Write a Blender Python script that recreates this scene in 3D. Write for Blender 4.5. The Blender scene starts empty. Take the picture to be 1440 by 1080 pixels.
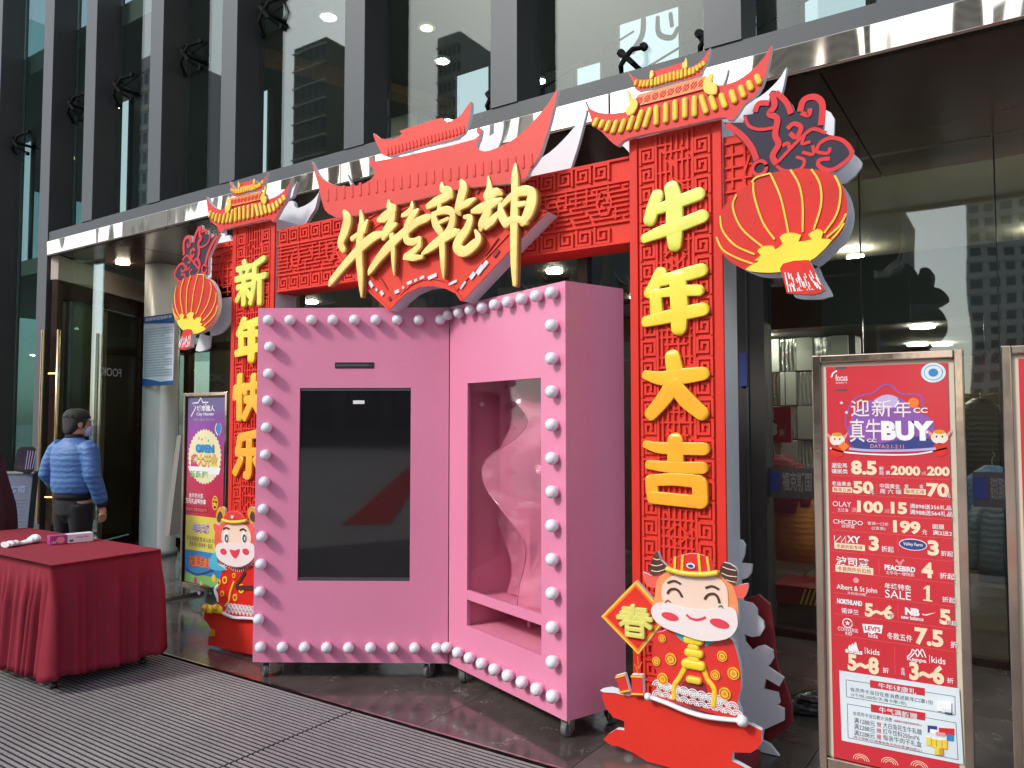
import bpy, bmesh, math, random
from mathutils import Vector, Matrix, Euler
random.seed(5)
S = bpy.context.scene
C = S.collection
R = math.radians

# ------------------------------------------------------------------ camera
F = 1082.0
CAMP = Vector((0, 0, 1.6))
YAW, PIT = R(33.9), R(2.804)
CROT = Euler((R(90) + PIT, 0, YAW)).to_matrix()
cd = bpy.data.cameras.new('camera'); cam = bpy.data.objects.new('camera', cd); C.objects.link(cam)
cam.location = CAMP; cam.rotation_euler = (R(90) + PIT, 0, YAW)
cd.sensor_width = 36; cd.lens = F / 1440 * 36; cd.clip_start = .05; cd.clip_end = 3000
S.camera = cam

# ------------------------------------------------------------------ light
SUN_EL = R(38)
SUN_TRAVEL = Vector((.49, .87, 0)).normalized()          # horizontal direction the light travels
W = bpy.data.worlds.new('World'); S.world = W; W.use_nodes = True
nt = W.node_tree; nt.nodes.clear()
sky = nt.nodes.new('ShaderNodeTexSky'); sky.sky_type = 'NISHITA'; sky.sun_disc = False
sky.sun_elevation = SUN_EL
sky.sun_rotation = math.atan2(-SUN_TRAVEL.x, -SUN_TRAVEL.y)
sky.dust_density = 1.6; sky.air_density = 1.0; sky.ozone_density = 1.0; sky.altitude = 0
bg = nt.nodes.new('ShaderNodeBackground'); bg.inputs[1].default_value = .15
wo = nt.nodes.new('ShaderNodeOutputWorld')
hs = nt.nodes.new('ShaderNodeHueSaturation'); hs.inputs['Saturation'].default_value = .5      # pale hazy city sky
nt.links.new(sky.outputs[0], hs.inputs['Color']); nt.links.new(hs.outputs[0], bg.inputs[0]); nt.links.new(bg.outputs[0], wo.inputs[0])
sl = bpy.data.lights.new('sun', 'SUN'); sl.energy = 1.3; sl.angle = R(8); sl.color = (1, .94, .86)
so = bpy.data.objects.new('sun', sl); C.objects.link(so)
sd = Vector((SUN_TRAVEL.x * math.cos(SUN_EL), SUN_TRAVEL.y * math.cos(SUN_EL), -math.sin(SUN_EL)))
so.rotation_euler = sd.to_track_quat('-Z', 'Y').to_euler(); so.location = (-20, -30, 30)
vs = S.view_settings
vs.view_transform = 'Standard'; vs.look = 'None'; vs.exposure = 0.92; vs.gamma = 1; vs.use_curve_mapping = False
S.cycles.use_denoising = True
S.cycles.max_bounces = 8; S.cycles.transparent_max_bounces = 12
S.cycles.caustics_reflective = False; S.cycles.caustics_refractive = False
S.cycles.sample_clamp_indirect = 6

# ------------------------------------------------------------------ pixel -> place
def ray(u, v): return CROT @ Vector(((u - 720) / F, (540 - v) / F, -1))
def hit(u, v, p0, n):
    d = ray(u, v); p0 = Vector(p0); n = Vector(n)
    return CAMP + d * ((p0 - CAMP).dot(n) / d.dot(n))
def aty(u, v, Y): return hit(u, v, (0, Y, 0), (0, 1, 0))
def atz(u, v, Z): return hit(u, v, (0, 0, Z), (0, 0, 1))
class Frame:
    def __init__(s, o, ang=0.0):
        s.o = Vector(o); s.ang = ang
        s.M = Matrix.Translation(s.o) @ Matrix.Rotation(ang, 4, 'Z'); s.I = s.M.inverted()
        s.n = s.M.to_3x3() @ Vector((0, 1, 0))
    def px(s, u, v, y=0.0):
        q = s.I @ hit(u, v, s.M @ Vector((0, y, 0)), s.n)
        return (q.x, q.z)
    def poly(s, pts, cr, y=0.0):          # crop coordinates -> local (x, z)
        ox, oy, k = cr
        out = []
        for p in pts:
            q = s.px(ox + p[0] / k, oy + p[1] / k, y)
            out.append(q + tuple(p[2:]))
        return out

# ------------------------------------------------------------------ materials
MATS = {}
def newmat(name):
    m = bpy.data.materials.new(name); m.use_nodes = True; m.node_tree.nodes.clear(); MATS[name] = m
    return m, m.node_tree
def N(t, ty, **kw):
    n = t.nodes.new(ty)
    for k, v in kw.items():
        if k.startswith('i_'):
            n.inputs[int(k[2:])].default_value = v
        else: setattr(n, k, v)
    return n
def out(t, sh):
    o = N(t, 'ShaderNodeOutputMaterial'); t.links.new(sh, o.inputs[0])
def mul(t, col, fac_socket, lo, hi):
    """col * map(fac, lo..hi)"""
    mr = N(t, 'ShaderNodeMapRange'); mr.inputs[3].default_value = lo; mr.inputs[4].default_value = hi
    t.links.new(fac_socket, mr.inputs[0])
    mx = N(t, 'ShaderNodeMix', data_type='RGBA', blend_type='MULTIPLY'); mx.inputs[0].default_value = 1
    if hasattr(col, 'is_linked'): t.links.new(col, mx.inputs[6])
    else: mx.inputs[6].default_value = (*col, 1)
    t.links.new(mr.outputs[0], mx.inputs[7])
    return mx.outputs[2]
def mat(name, col, rough=.5, metal=0., var=.08, scale=5., bump=0., bscale=60., coat=0., spec=.5, emit=0., ramp=None, rvar=.12, dirt=0.):
    m, t = newmat(name)
    tc = N(t, 'ShaderNodeTexCoord')
    no = N(t, 'ShaderNodeTexNoise'); no.inputs['Scale'].default_value = scale; no.inputs['Detail'].default_value = 6
    t.links.new(tc.outputs['Object'], no.inputs['Vector'])
    b = N(t, 'ShaderNodeBsdfPrincipled')
    base = col
    if ramp:                                   # printed colour gradient along the board's height (z, colour) stops
        sx = N(t, 'ShaderNodeSeparateXYZ'); t.links.new(tc.outputs['Object'], sx.inputs[0])
        mr = N(t, 'ShaderNodeMapRange'); mr.inputs[1].default_value = ramp[0][0]; mr.inputs[2].default_value = ramp[-1][0]
        t.links.new(sx.outputs[2], mr.inputs[0])
        cr = N(t, 'ShaderNodeValToRGB'); e = cr.color_ramp.elements
        a, z = ramp[0][0], ramp[-1][0]
        while len(e) < len(ramp): e.new(.5)
        for i, (p, c) in enumerate(ramp):
            e[i].position = (p - a) / (z - a); e[i].color = (*c, 1)
        t.links.new(mr.outputs[0], cr.inputs[0]); base = cr.outputs[0]
    c = mul(t, base, no.outputs[0], 1 - var * 1.6, 1 + var * 1.6)
    if dirt:
        n3 = N(t, 'ShaderNodeTexNoise'); n3.inputs['Scale'].default_value = 38; n3.inputs['Detail'].default_value = 8
        t.links.new(tc.outputs['Object'], n3.inputs['Vector'])
        c = mul(t, c, n3.outputs[0], 1 - dirt, 1 + dirt)
    t.links.new(c, b.inputs['Base Color'])
    mr = N(t, 'ShaderNodeMapRange'); mr.inputs[3].default_value = max(.02, rough - rvar * rough); mr.inputs[4].default_value = min(1, rough + rvar * rough)
    t.links.new(no.outputs[0], mr.inputs[0]); t.links.new(mr.outputs[0], b.inputs['Roughness'])
    b.inputs['Metallic'].default_value = metal
    b.inputs['Specular IOR Level'].default_value = spec
    b.inputs['Coat Weight'].default_value = coat; b.inputs['Coat Roughness'].default_value = .12
    if emit:
        b.inputs['Emission Color'].default_value = (*col, 1); b.inputs['Emission Strength'].default_value = emit
    if bump:
        n2 = N(t, 'ShaderNodeTexNoise'); n2.inputs['Scale'].default_value = bscale; n2.inputs['Detail'].default_value = 5
        t.links.new(tc.outputs['Object'], n2.inputs['Vector'])
        bp = N(t, 'ShaderNodeBump'); bp.inputs['Strength'].default_value = bump; bp.inputs['Distance'].default_value = .02
        t.links.new(n2.outputs[0], bp.inputs['Height']); t.links.new(bp.outputs[0], b.inputs['Normal'])
    out(t, b.outputs[0])
    return m
def glass(name, tint, refl, rough=.015, wav=.0):
    m, t = newmat(name)
    tr = N(t, 'ShaderNodeBsdfTransparent'); tr.inputs[0].default_value = (*tint, 1)
    gl = N(t, 'ShaderNodeBsdfGlossy'); gl.inputs['Roughness'].default_value = rough; gl.inputs[0].default_value = (.9, .95, .93, 1)
    fr = N(t, 'ShaderNodeLayerWeight'); fr.inputs[0].default_value = .5
    pw = N(t, 'ShaderNodeMath', operation='POWER'); pw.inputs[1].default_value = 5
    t.links.new(fr.outputs['Facing'], pw.inputs[0])
    ad = N(t, 'ShaderNodeMath', operation='MULTIPLY_ADD', use_clamp=True); ad.inputs[1].default_value = .9; ad.inputs[2].default_value = .035 + refl
    t.links.new(pw.outputs[0], ad.inputs[0])
    mx = N(t, 'ShaderNodeMixShader'); t.links.new(ad.outputs[0], mx.inputs[0])
    t.links.new(tr.outputs[0], mx.inputs[1]); t.links.new(gl.outputs[0], mx.inputs[2])
    if wav:
        tc = N(t, 'ShaderNodeTexCoord'); no = N(t, 'ShaderNodeTexNoise'); no.inputs['Scale'].default_value = 1.2; no.inputs['Detail'].default_value = 1
        t.links.new(tc.outputs['Object'], no.inputs['Vector'])
        bp = N(t, 'ShaderNodeBump'); bp.inputs['Strength'].default_value = wav; bp.inputs['Distance'].default_value = .05
        t.links.new(no.outputs[0], bp.inputs['Height']); t.links.new(bp.outputs[0], gl.inputs['Normal'])
    out(t, mx.outputs[0])
    return m
def emis(name, col, st):
    m, t = newmat(name)
    e = N(t, 'ShaderNodeEmission'); e.inputs[0].default_value = (*col, 1); e.inputs[1].default_value = st
    out(t, e.outputs[0]); return m

# ------------------------------------------------------------------ mesh building
def spline(pts, k=4, closed=False):
    """Catmull-Rom through points of any dimension"""
    n = len(pts); o = []
    rng = range(n if closed else n - 1)
    for i in rng:
        p = [pts[(i + d) % n] if closed else pts[min(max(i + d, 0), n - 1)] for d in (-1, 0, 1, 2)]
        for j in range(k):
            t = j / k
            o.append(tuple(.5 * (2 * b + (c - a) * t + (2 * a - 5 * b + 4 * c - d) * t * t + (3 * b - a - 3 * c + d) * t ** 3)
                           for a, b, c, d in zip(*p)))
    if not closed: o.append(tuple(pts[-1]))
    return o
def sm(pts, k=3): return spline([p[:2] for p in pts], k, True)
def ell(cx, cz, rx, rz=None, n=22, rot=0.):
    rz = rz or rx
    o = []
    for i in range(n):
        a = 2 * math.pi * i / n; x, z = rx * math.cos(a), rz * math.sin(a)
        o.append((cx + x * math.cos(rot) - z * math.sin(rot), cz + x * math.sin(rot) + z * math.cos(rot)))
    return o
class MB:
    def __init__(s): s.v = []; s.f = []; s.m = []; s.mats = []
    def mi(s, m):
        if m not in s.mats: s.mats.append(m)
        return s.mats.index(m)
    def face(s, idx, m): s.f.append(tuple(idx)); s.m.append(s.mi(m))
    def box(s, x0, x1, y0, y1, z0, z1, m):
        b = len(s.v)
        s.v += [(x, y, z) for z in (z0, z1) for y in (y0, y1) for x in (x0, x1)]
        for q in ((0, 2, 3, 1), (4, 5, 7, 6), (0, 1, 5, 4), (2, 6, 7, 3), (0, 4, 6, 2), (1, 3, 7, 5)):
            s.face([b + i for i in q], m)
        return s
    def prism(s, poly, y0, y1, m, ms=None, back=True):
        b = len(s.v); n = len(poly); ms = ms or m
        s.v += [(p[0], y0, p[1]) for p in poly] + [(p[0], y1, p[1]) for p in poly]
        s.face(range(b, b + n), m)
        if back: s.face(range(b + 2 * n - 1, b + n - 1, -1), ms)
        for i in range(n):
            j = (i + 1) % n
            s.face((b + i, b + n + i, b + n + j, b + j), ms)
        return s
    def bar(s, p, q, w, y0, y1, m):              # straight bar in the x-z plane
        (x0, z0), (x1, z1) = p[:2], q[:2]
        L = math.hypot(x1 - x0, z1 - z0) or 1e-6
        nx, nz = -(z1 - z0) / L * w / 2, (x1 - x0) / L * w / 2
        s.prism([(x0 + nx, z0 + nz), (x1 + nx, z1 + nz), (x1 - nx, z1 - nz), (x0 - nx, z0 - nz)], y0, y1, m)
        return s
    def stroke(s, pts, y, h, m, k=4, seg=10, flat=.55, ends=True):
        """domed brush stroke: (x, z, half width) points, raised by h towards -y"""
        P = spline(pts, k)
        if ends:
            def cap(a, b):
                dx, dz = a[0] - b[0], a[1] - b[1]; L = math.hypot(dx, dz) or 1; r = a[2]
                return [(a[0] + dx / L * r * math.sin(t), a[1] + dz / L * r * math.sin(t), max(r * math.cos(t), r * .04)) for t in (1.5, 1.15, .75, .38)]
            P = cap(P[0], P[1]) + P + cap(P[-1], P[-2])[::-1]
        b = len(s.v); n = len(P)
        for i, p in enumerate(P):
            a = P[max(i - 1, 0)]; c = P[min(i + 1, n - 1)]
            dx, dz = c[0] - a[0], c[1] - a[1]; L = math.hypot(dx, dz) or 1e-6
            nx, nz = -dz / L, dx / L
            hh = h * min(1, (p[2] / (max(q[2] for q in P) * .8)) ** .5) if h > .006 else h
            for j in range(seg + 1):
                t = math.pi * j / seg
                o = math.copysign(abs(math.cos(t)) ** flat, math.cos(t)) * p[2]
                s.v.append((p[0] + nx * o, y - hh * math.sin(t) ** flat, p[1] + nz * o))
        for i in range(n - 1):
            for j in range(seg):
                q = b + i * (seg + 1) + j
                s.face((q, q + 1, q + seg + 2, q + seg + 1), m)
        return s
    def ribbon(s, pts, w, y0, y1, m, k=5):       # flat printed line of even width, as a thin solid
        P = spline([p[:2] for p in pts], k); L = []; Rr = []
        for i, p in enumerate(P):
            a = P[max(i - 1, 0)]; c = P[min(i + 1, len(P) - 1)]
            dx, dz = c[0] - a[0], c[1] - a[1]; l = math.hypot(dx, dz) or 1e-6
            L.append((p[0] - dz / l * w / 2, p[1] + dx / l * w / 2)); Rr.append((p[0] + dz / l * w / 2, p[1] - dx / l * w / 2))
        b = len(s.v); n = len(P)
        for yy in (y0, y1): s.v += [(x, yy, z) for x, z in L] + [(x, yy, z) for x, z in Rr]
        for i in range(n - 1):
            s.face((b + i, b + i + 1, b + n + i + 1, b + n + i), m)
            s.face((b + i, b + 2 * n + i, b + 2 * n + i + 1, b + i + 1), m)
            s.face((b + n + i, b + n + i + 1, b + 3 * n + i + 1, b + 3 * n + i), m)
        return s
    def tube(s, P, r, m, n=8, cap=True):
        P = [Vector(p) for p in P]; rr = r if isinstance(r, (list, tuple)) else [r] * len(P)
        b = len(s.v)
        for i, p in enumerate(P):
            t = (P[min(i + 1, len(P) - 1)] - P[max(i - 1, 0)]).normalized()
            up = Vector((0, 0, 1)) if abs(t.z) < .9 else Vector((1, 0, 0))
            a = t.cross(up).normalized(); c = a.cross(t)
            for j in range(n):
                th = 2 * math.pi * j / n
                s.v.append(tuple(p + (a * math.cos(th) + c * math.sin(th)) * rr[i]))
        for i in range(len(P) - 1):
            for j in range(n):
                k = (j + 1) % n
                s.face((b + i * n + j, b + i * n + k, b + (i + 1) * n + k, b + (i + 1) * n + j), m)
        if cap:
            s.face(range(b + n - 1, b - 1, -1), m); e = b + (len(P) - 1) * n; s.face(range(e, e + n), m)
        return s
    def loft(s, rings, m, n=16):
        """rings: (centre, rx, ry[, rotz, axis]) ellipses, horizontal unless an axis is given"""
        b = len(s.v)
        for rg in rings:
            c = Vector(rg[0]); rx, ry = rg[1], rg[2]; rot = rg[3] if len(rg) > 3 else 0
            ax = Vector(rg[4]).normalized() if len(rg) > 4 else Vector((0, 0, 1))
            if ax.z < -1e-6: ax = -ax
            q = Vector((0, 0, 1)).rotation_difference(ax)
            for j in range(n):
                th = 2 * math.pi * j / n
                x, y = rx * math.cos(th), ry * math.sin(th)
                s.v.append(tuple(c + q @ Vector((x * math.cos(rot) - y * math.sin(rot), x * math.sin(rot) + y * math.cos(rot), 0))))
        for i in range(len(rings) - 1):
            for j in range(n):
                k = (j + 1) % n
                s.face((b + i * n + j, b + i * n + k, b + (i + 1) * n + k, b + (i + 1) * n + j), m)
        s.face(range(b + n - 1, b - 1, -1), m); e = b + (len(rings) - 1) * n; s.face(range(e, e + n), m)
        return s
    def lathe(s, prof, m, n=24, c=(0, 0, 0), axis='z'):
        b = len(s.v)
        for r, h in prof:
            for j in range(n):
                th = 2 * math.pi * j / n; a, d = r * math.cos(th), r * math.sin(th)
                p = {'z': (a, d, h), 'y': (a, h, d), 'x': (h, a, d)}[axis]
                s.v.append((p[0] + c[0], p[1] + c[1], p[2] + c[2]))
        for i in range(len(prof) - 1):
            for j in range(n):
                k = (j + 1) % n
                s.face((b + i * n + j, b + i * n + k, b + (i + 1) * n + k, b + (i + 1) * n + j), m)
        s.face(range(b + n - 1, b - 1, -1), m); e = b + (len(prof) - 1) * n; s.face(range(e, e + n), m)
        return s
    def mesh(s, name, smooth=False):
        me = bpy.data.meshes.new(name); me.from_pydata(s.v, [], s.f)
        for m in s.mats: me.materials.append(m)
        me.polygons.foreach_set('material_index', s.m)
        if smooth: me.polygons.foreach_set('use_smooth', [True] * len(me.polygons))
        me.update(); return me
    def build(s, name, parent=None, loc=None, smooth=False, bevel=0., seg=2, rz=0.):
        return obj(name, s.mesh(name, smooth), parent, loc, bevel, seg, rz)
def obj(name, me, parent=None, loc=None, bevel=0., seg=2, rz=0.):
    o = bpy.data.objects.new(name, me); C.objects.link(o)
    if parent: o.parent = parent
    if loc: o.location = loc
    if rz: o.rotation_euler.z = rz
    if bevel:
        b = o.modifiers.new('bevel', 'BEVEL'); b.width = bevel; b.segments = seg; b.limit_method = 'ANGLE'; b.angle_limit = R(40)
    return o
def tag(o, label, cat=None, group=None, kind=None):
    if label: o['label'] = label
    if cat: o['category'] = cat
    if group: o['group'] = group
    if kind: o['kind'] = kind
    return o
def thing(name, label, cat, loc=(0, 0, 0), rz=0., group=None):
    o = bpy.data.objects.new(name, None); C.objects.link(o); o.empty_display_size = .1
    o.location = loc; o.rotation_euler.z = rz
    return tag(o, label, cat, group)
def struct(o): o['kind'] = 'structure'; return o
def copy_tree(o, parent=None):
    c = o.copy(); C.objects.link(c)
    if parent: c.parent = parent; c.matrix_parent_inverse = o.matrix_parent_inverse
    for ch in list(o.children): copy_tree(ch, c)
    return c
TXT = {}
def text_mesh(s, bold):
    if (s, bold) in TXT: return TXT[(s, bold)]
    cu = bpy.data.curves.new('text', 'FONT'); cu.body = s; cu.size = 1; cu.offset = bold; cu.resolution_u = 3
    o = bpy.data.objects.new('text', cu); C.objects.link(o)
    dg = bpy.context.evaluated_depsgraph_get()
    me = bpy.data.meshes.new_from_object(o.evaluated_get(dg))
    vv = [(v.co.x, v.co.y) for v in me.vertices]; ff = [tuple(p.vertices) for p in me.polygons]
    bpy.data.objects.remove(o); bpy.data.curves.remove(cu); bpy.data.meshes.remove(me)
    TXT[(s, bold)] = (vv, ff); return TXT[(s, bold)]
def lettering(s, x0, x1, z0, z1, y, m, parent, bold=.0, name='lettering', mirror=False, slant=0.):
    """flat printed words filling the box x0..x1, z0..z1, lying at depth y"""
    vv, ff = text_mesh(s, bold)
    a = min(v[0] for v in vv); b = max(v[0] for v in vv); c = min(v[1] for v in vv); d = max(v[1] for v in vv)
    me = bpy.data.meshes.new(name)
    pts = []
    for px, pz in vv:
        t = (px - a) / (b - a); w = (pz - c) / (d - c)
        if mirror: t = 1 - t
        pts.append((x0 + (x1 - x0) * t, y, z0 + (z1 - z0) * w + slant * t))
    me.from_pydata(pts, [], ff); me.materials.append(m); me.update()
    return obj(name, me, parent)

# ------------------------------------------------------------------ material library
red = mat('red_print', (.62, .030, .018), .55, var=.07, scale=3, spec=.25, dirt=.06)
redlat = mat('red_lattice', (.66, .044, .028), .6, var=.08, scale=4, dirt=.06, spec=.2)
redfan = mat('red_sign_print', (.66, .050, .030), .55, var=.06, scale=2.5, spec=.25, dirt=.05)
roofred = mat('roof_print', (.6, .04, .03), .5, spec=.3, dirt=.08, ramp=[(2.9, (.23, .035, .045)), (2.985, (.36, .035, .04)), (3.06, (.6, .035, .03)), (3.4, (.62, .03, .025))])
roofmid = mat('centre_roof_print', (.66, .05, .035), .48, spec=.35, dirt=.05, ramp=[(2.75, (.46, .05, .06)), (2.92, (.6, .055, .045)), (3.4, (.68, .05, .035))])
board = mat('white_foam_board', (.66, .67, .71), .55, var=.05, scale=3, dirt=.06)
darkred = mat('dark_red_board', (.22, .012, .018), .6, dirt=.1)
orange = mat('orange_print', (.78, .17, .03), .4, dirt=.06)
gold = mat('gold_print', (.80, .50, .04), .38, var=.12, scale=12, dirt=.08)
golddk = mat('dark_gold_print', (.55, .28, .02), .45, dirt=.08)
gold_l = mat('lantern_yellow_print', (.83, .60, .03), .42, var=.10, scale=8)
lant = mat('lantern_red_print', (.56, .024, .016), .55, var=.2, scale=5, spec=.25, dirt=.05)
slate = mat('slate_knot_print', (.030, .028, .048), .6, spec=.2, var=.2, scale=9)
knotred = mat('knot_red_print', (.58, .028, .034), .55, spec=.25)
glyph = mat('pillar_letter_paint', (.8, .6, .05), .38, coat=.15, var=.12, scale=9, dirt=.05,
            ramp=[(1.15, (.83, .36, .012)), (1.75, (.83, .40, .015)), (2.0, (.83, .58, .02)), (2.3, (.74, .68, .06)), (2.85, (.62, .70, .14))])
callig = mat('sign_letter_paint', (.84, .62, .19), .4, coat=.1, var=.16, scale=7, dirt=.08)
callig_side = mat('sign_letter_backing', (.32, .13, .03), .5)
pink = mat('pink_paint', (.65, .21, .345), .42, var=.05, scale=1.6, coat=.12, dirt=.05, bump=.05, bscale=9, rvar=.35)
pinkin = mat('pink_inner_paint', (.70, .23, .35), .5, var=.08, scale=3, dirt=.06)
seam = mat('black_seam', (.02, .015, .018), .7)
bulbm = mat('white_bulb_plastic', (.72, .70, .76), .22, var=.05, coat=.5)
black = mat('black_plastic', (.012, .012, .013), .35)
screen = mat('black_screen_glass', (.006, .005, .006), .04, var=.2, spec=.7, coat=.15, rvar=.3)
steel = mat('stainless_steel', (.55, .53, .50), .22, metal=1, var=.12, scale=12, rvar=.4)
framest = mat('polished_frame_steel', (.50, .40, .32), .14, metal=1, var=.2, scale=7, rvar=.5, bump=.05, bscale=9)
rubber = mat('grey_rubber', (.10, .10, .105), .6)
greyst = mat('grey_blue_cladding', (.046, .056, .064), .5, metal=.1, var=.1, scale=1.2, dirt=.05)
darkfin = mat('dark_fin_cladding', (.032, .030, .028), .55, var=.2, scale=3)
sillm = mat('grey_sill_cladding', (.048, .057, .064), .55, metal=.1, var=.1, scale=2, dirt=.06)
bronze = mat('bronze_frame', (.055, .030, .021), .28, metal=.55, var=.25, scale=4, dirt=.1)
soff = mat('polished_brown_soffit', (.13, .075, .06), .2, var=.25, scale=1.3, rvar=.4, coat=.2)
brass = mat('brass_handle', (.52, .36, .20), .26, metal=1, var=.15, scale=12)
colm = mat('satin_column_metal', (.40, .435, .44), .34, metal=.0, var=.1, scale=2)
wallin = mat('olive_interior_wall', (.19, .195, .165), .8, var=.2, scale=1.5)
wallbr = mat('brown_interior_wall', (.075, .046, .030), .6, var=.3, scale=1.3)
ceilin = mat('interior_ceiling', (.095, .10, .086), .8, var=.12)
teal = mat('dark_teal_bulkhead', (.045, .068, .062), .45, var=.2)
wood = mat('interior_wood_strip', (.30, .17, .085), .5, var=.2, scale=12)
cream = mat('cream_plaster', (.46, .40, .34), .7)
ifloor = mat('interior_floor_stone', (.07, .06, .05), .2, var=.3, scale=2)
lampm = emis('ceiling_lamp_light', (1, .93, .78), 30)
lamps = emis('shop_lamp_light', (1, .93, .80), 75)
soffl = emis('soffit_lamp_light', (1, .84, .64), 26)
lampw = emis('warm_lamp_light', (1, .80, .42), 3.5)
fill_m = emis('cove_lamp_light', (1, .95, .82), 5)
daywin = emis('daylit_window', (.66, .78, .86), .62)
g_up = glass('upper_glass', (.82, .88, .85), .008)
g_up2 = glass('pale_upper_glass', (.80, .88, .85), .05)  # same pane glass, reflection raised so the left bays look paler
g_door = glass('door_glass', (.80, .83, .78), .055, wav=.05)
g_left = glass('teal_glass', (.66, .80, .78), .14, wav=.06)
g_clear = glass('clear_acrylic', (.97, .93, .95), .0)
white = mat('white_ink', (.74, .74, .75), .5)
creamink = mat('cream_ink', (.80, .62, .42), .5)
posterred = mat('poster_red_print', (.52, .022, .035), .32, var=.05, scale=2, coat=.3, dirt=.04)
posterdk = mat('poster_line_print', (.36, .012, .02), .4)
posterlt = mat('poster_light_line_print', (.62, .10, .08), .4)
paperw = mat('poster_pale_blue_print', (.60, .68, .72), .4)
inkdk = mat('dark_ink', (.06, .06, .07), .5)
backing = mat('cream_poster_backing', (.62, .54, .42), .45, dirt=.04)
navy = mat('navy_print', (.03, .045, .20), .4)
violet = mat('violet_print', (.22, .08, .34), .4)
lilac = mat('lilac_print', (.45, .36, .60), .4)
bluepr = mat('blue_print', (.03, .20, .46), .4)
cyanpr = mat('cyan_print', (.06, .40, .55), .4)
greenpr = mat('green_print', (.20, .45, .12), .4)
yellowpr = mat('yellow_print', (.66, .55, .09), .42)
magenta = mat('magenta_print', (.50, .03, .16), .4)
pinkpr = mat('pink_print', (.74, .26, .26), .4)
face_m = mat('ox_face_print', (.78, .58, .47), .36, coat=.25, var=.04)
muzz = mat('ox_muzzle_print', (.74, .65, .64), .36, coat=.25, var=.05)
oxfur = mat('ox_fur_print', (.76, .26, .10), .36, coat=.25, var=.15, scale=7)
oxfur2 = mat('ox_red_fur_print', (.70, .10, .07), .36, coat=.25, var=.12, scale=7)
cheek = mat('ox_cheek_print', (.66, .045, .075), .4)
hornm = mat('ox_horn_print', (.07, .030, .022), .4, var=.4, scale=18)
robe = mat('ox_robe_print', (.60, .022, .016), .36, coat=.25, var=.15, scale=5)
tealpr = mat('teal_print', (.06, .36, .40), .4)
cloth = mat('burgundy_cloth', (.23, .018, .034), .85, var=.12, scale=9, bump=.25, bscale=420, spec=.25)
maroon = mat('dark_maroon_cloth', (.045, .008, .014), .9)

# champagne mirror of the fascia: a polished metal with a slow waviness
m, t = newmat('champagne_mirror'); mirror = m
b = N(t, 'ShaderNodeBsdfPrincipled'); b.inputs['Metallic'].default_value = 1; b.inputs['Roughness'].default_value = .05
b.inputs['Base Color'].default_value = (.86, .77, .64, 1)
tc = N(t, 'ShaderNodeTexCoord'); no = N(t, 'ShaderNodeTexNoise'); no.inputs['Scale'].default_value = .9; no.inputs['Detail'].default_value = 1.5
mp = N(t, 'ShaderNodeMapping'); mp.inputs['Scale'].default_value = (1.4, 1, .4)
t.links.new(tc.outputs['Object'], mp.inputs[0]); t.links.new(mp.outputs[0], no.inputs['Vector'])
bp = N(t, 'ShaderNodeBump'); bp.inputs['Strength'].default_value = .35; bp.inputs['Distance'].default_value = .3
t.links.new(no.outputs[0], bp.inputs['Height']); t.links.new(bp.outputs[0], b.inputs['Normal']); out(t, b.outputs[0])
# wavy mirror tile of the shop wall
m, t = newmat('rippled_mirror'); ripple = m
b = N(t, 'ShaderNodeBsdfPrincipled'); b.inputs['Metallic'].default_value = 1; b.inputs['Roughness'].default_value = .06
b.inputs['Base Color'].default_value = (.75, .77, .76, 1)
tc = N(t, 'ShaderNodeTexCoord'); wv = N(t, 'ShaderNodeTexWave'); wv.inputs['Scale'].default_value = 9; wv.inputs['Distortion'].default_value = 5; wv.inputs['Detail Scale'].default_value = .6
t.links.new(tc.outputs['Object'], wv.inputs['Vector'])
bp = N(t, 'ShaderNodeBump'); bp.inputs['Strength'].default_value = .9; bp.inputs['Distance'].default_value = .05
t.links.new(wv.outputs[0], bp.inputs['Height']); t.links.new(bp.outputs[0], b.inputs['Normal']); out(t, b.outputs[0])
tilegr = mat('sage_tile', (.30, .33, .31), .5)
# polished brown marble with pale veins
m, t = newmat('polished_brown_marble'); marble = m
ge = N(t, 'ShaderNodeNewGeometry'); oi = N(t, 'ShaderNodeObjectInfo')
va = N(t, 'ShaderNodeVectorMath', operation='ADD'); cx = N(t, 'ShaderNodeCombineXYZ')
mm = N(t, 'ShaderNodeMath', operation='MULTIPLY'); mm.inputs[1].default_value = 40
t.links.new(oi.outputs['Random'], mm.inputs[0]); t.links.new(mm.outputs[0], cx.inputs[0]); t.links.new(mm.outputs[0], cx.inputs[2])
t.links.new(ge.outputs['Position'], va.inputs[0]); t.links.new(cx.outputs[0], va.inputs[1])
n1 = N(t, 'ShaderNodeTexNoise'); n1.inputs['Scale'].default_value = 2.2; n1.inputs['Detail'].default_value = 9; n1.inputs['Roughness'].default_value = .65
t.links.new(va.outputs[0], n1.inputs['Vector'])
wd = N(t, 'ShaderNodeVectorMath', operation='MULTIPLY_ADD'); wd.inputs[1].default_value = (.9, .9, .9)
t.links.new(n1.outputs['Color'], wd.inputs[0]); t.links.new(va.outputs[0], wd.inputs[2])
vo = N(t, 'ShaderNodeTexVoronoi', feature='DISTANCE_TO_EDGE'); vo.inputs['Scale'].default_value = 3.2
t.links.new(wd.outputs[0], vo.inputs['Vector'])
vr = N(t, 'ShaderNodeValToRGB'); vr.color_ramp.elements[0].position = 0; vr.color_ramp.elements[0].color = (1, 1, 1, 1)
vr.color_ramp.elements[1].position = .018; vr.color_ramp.elements[1].color = (0, 0, 0, 1)
t.links.new(vo.outputs['Distance'], vr.inputs[0])
nk = N(t, 'ShaderNodeTexNoise'); nk.inputs['Scale'].default_value = 5; t.links.new(va.outputs[0], nk.inputs['Vector'])
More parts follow.
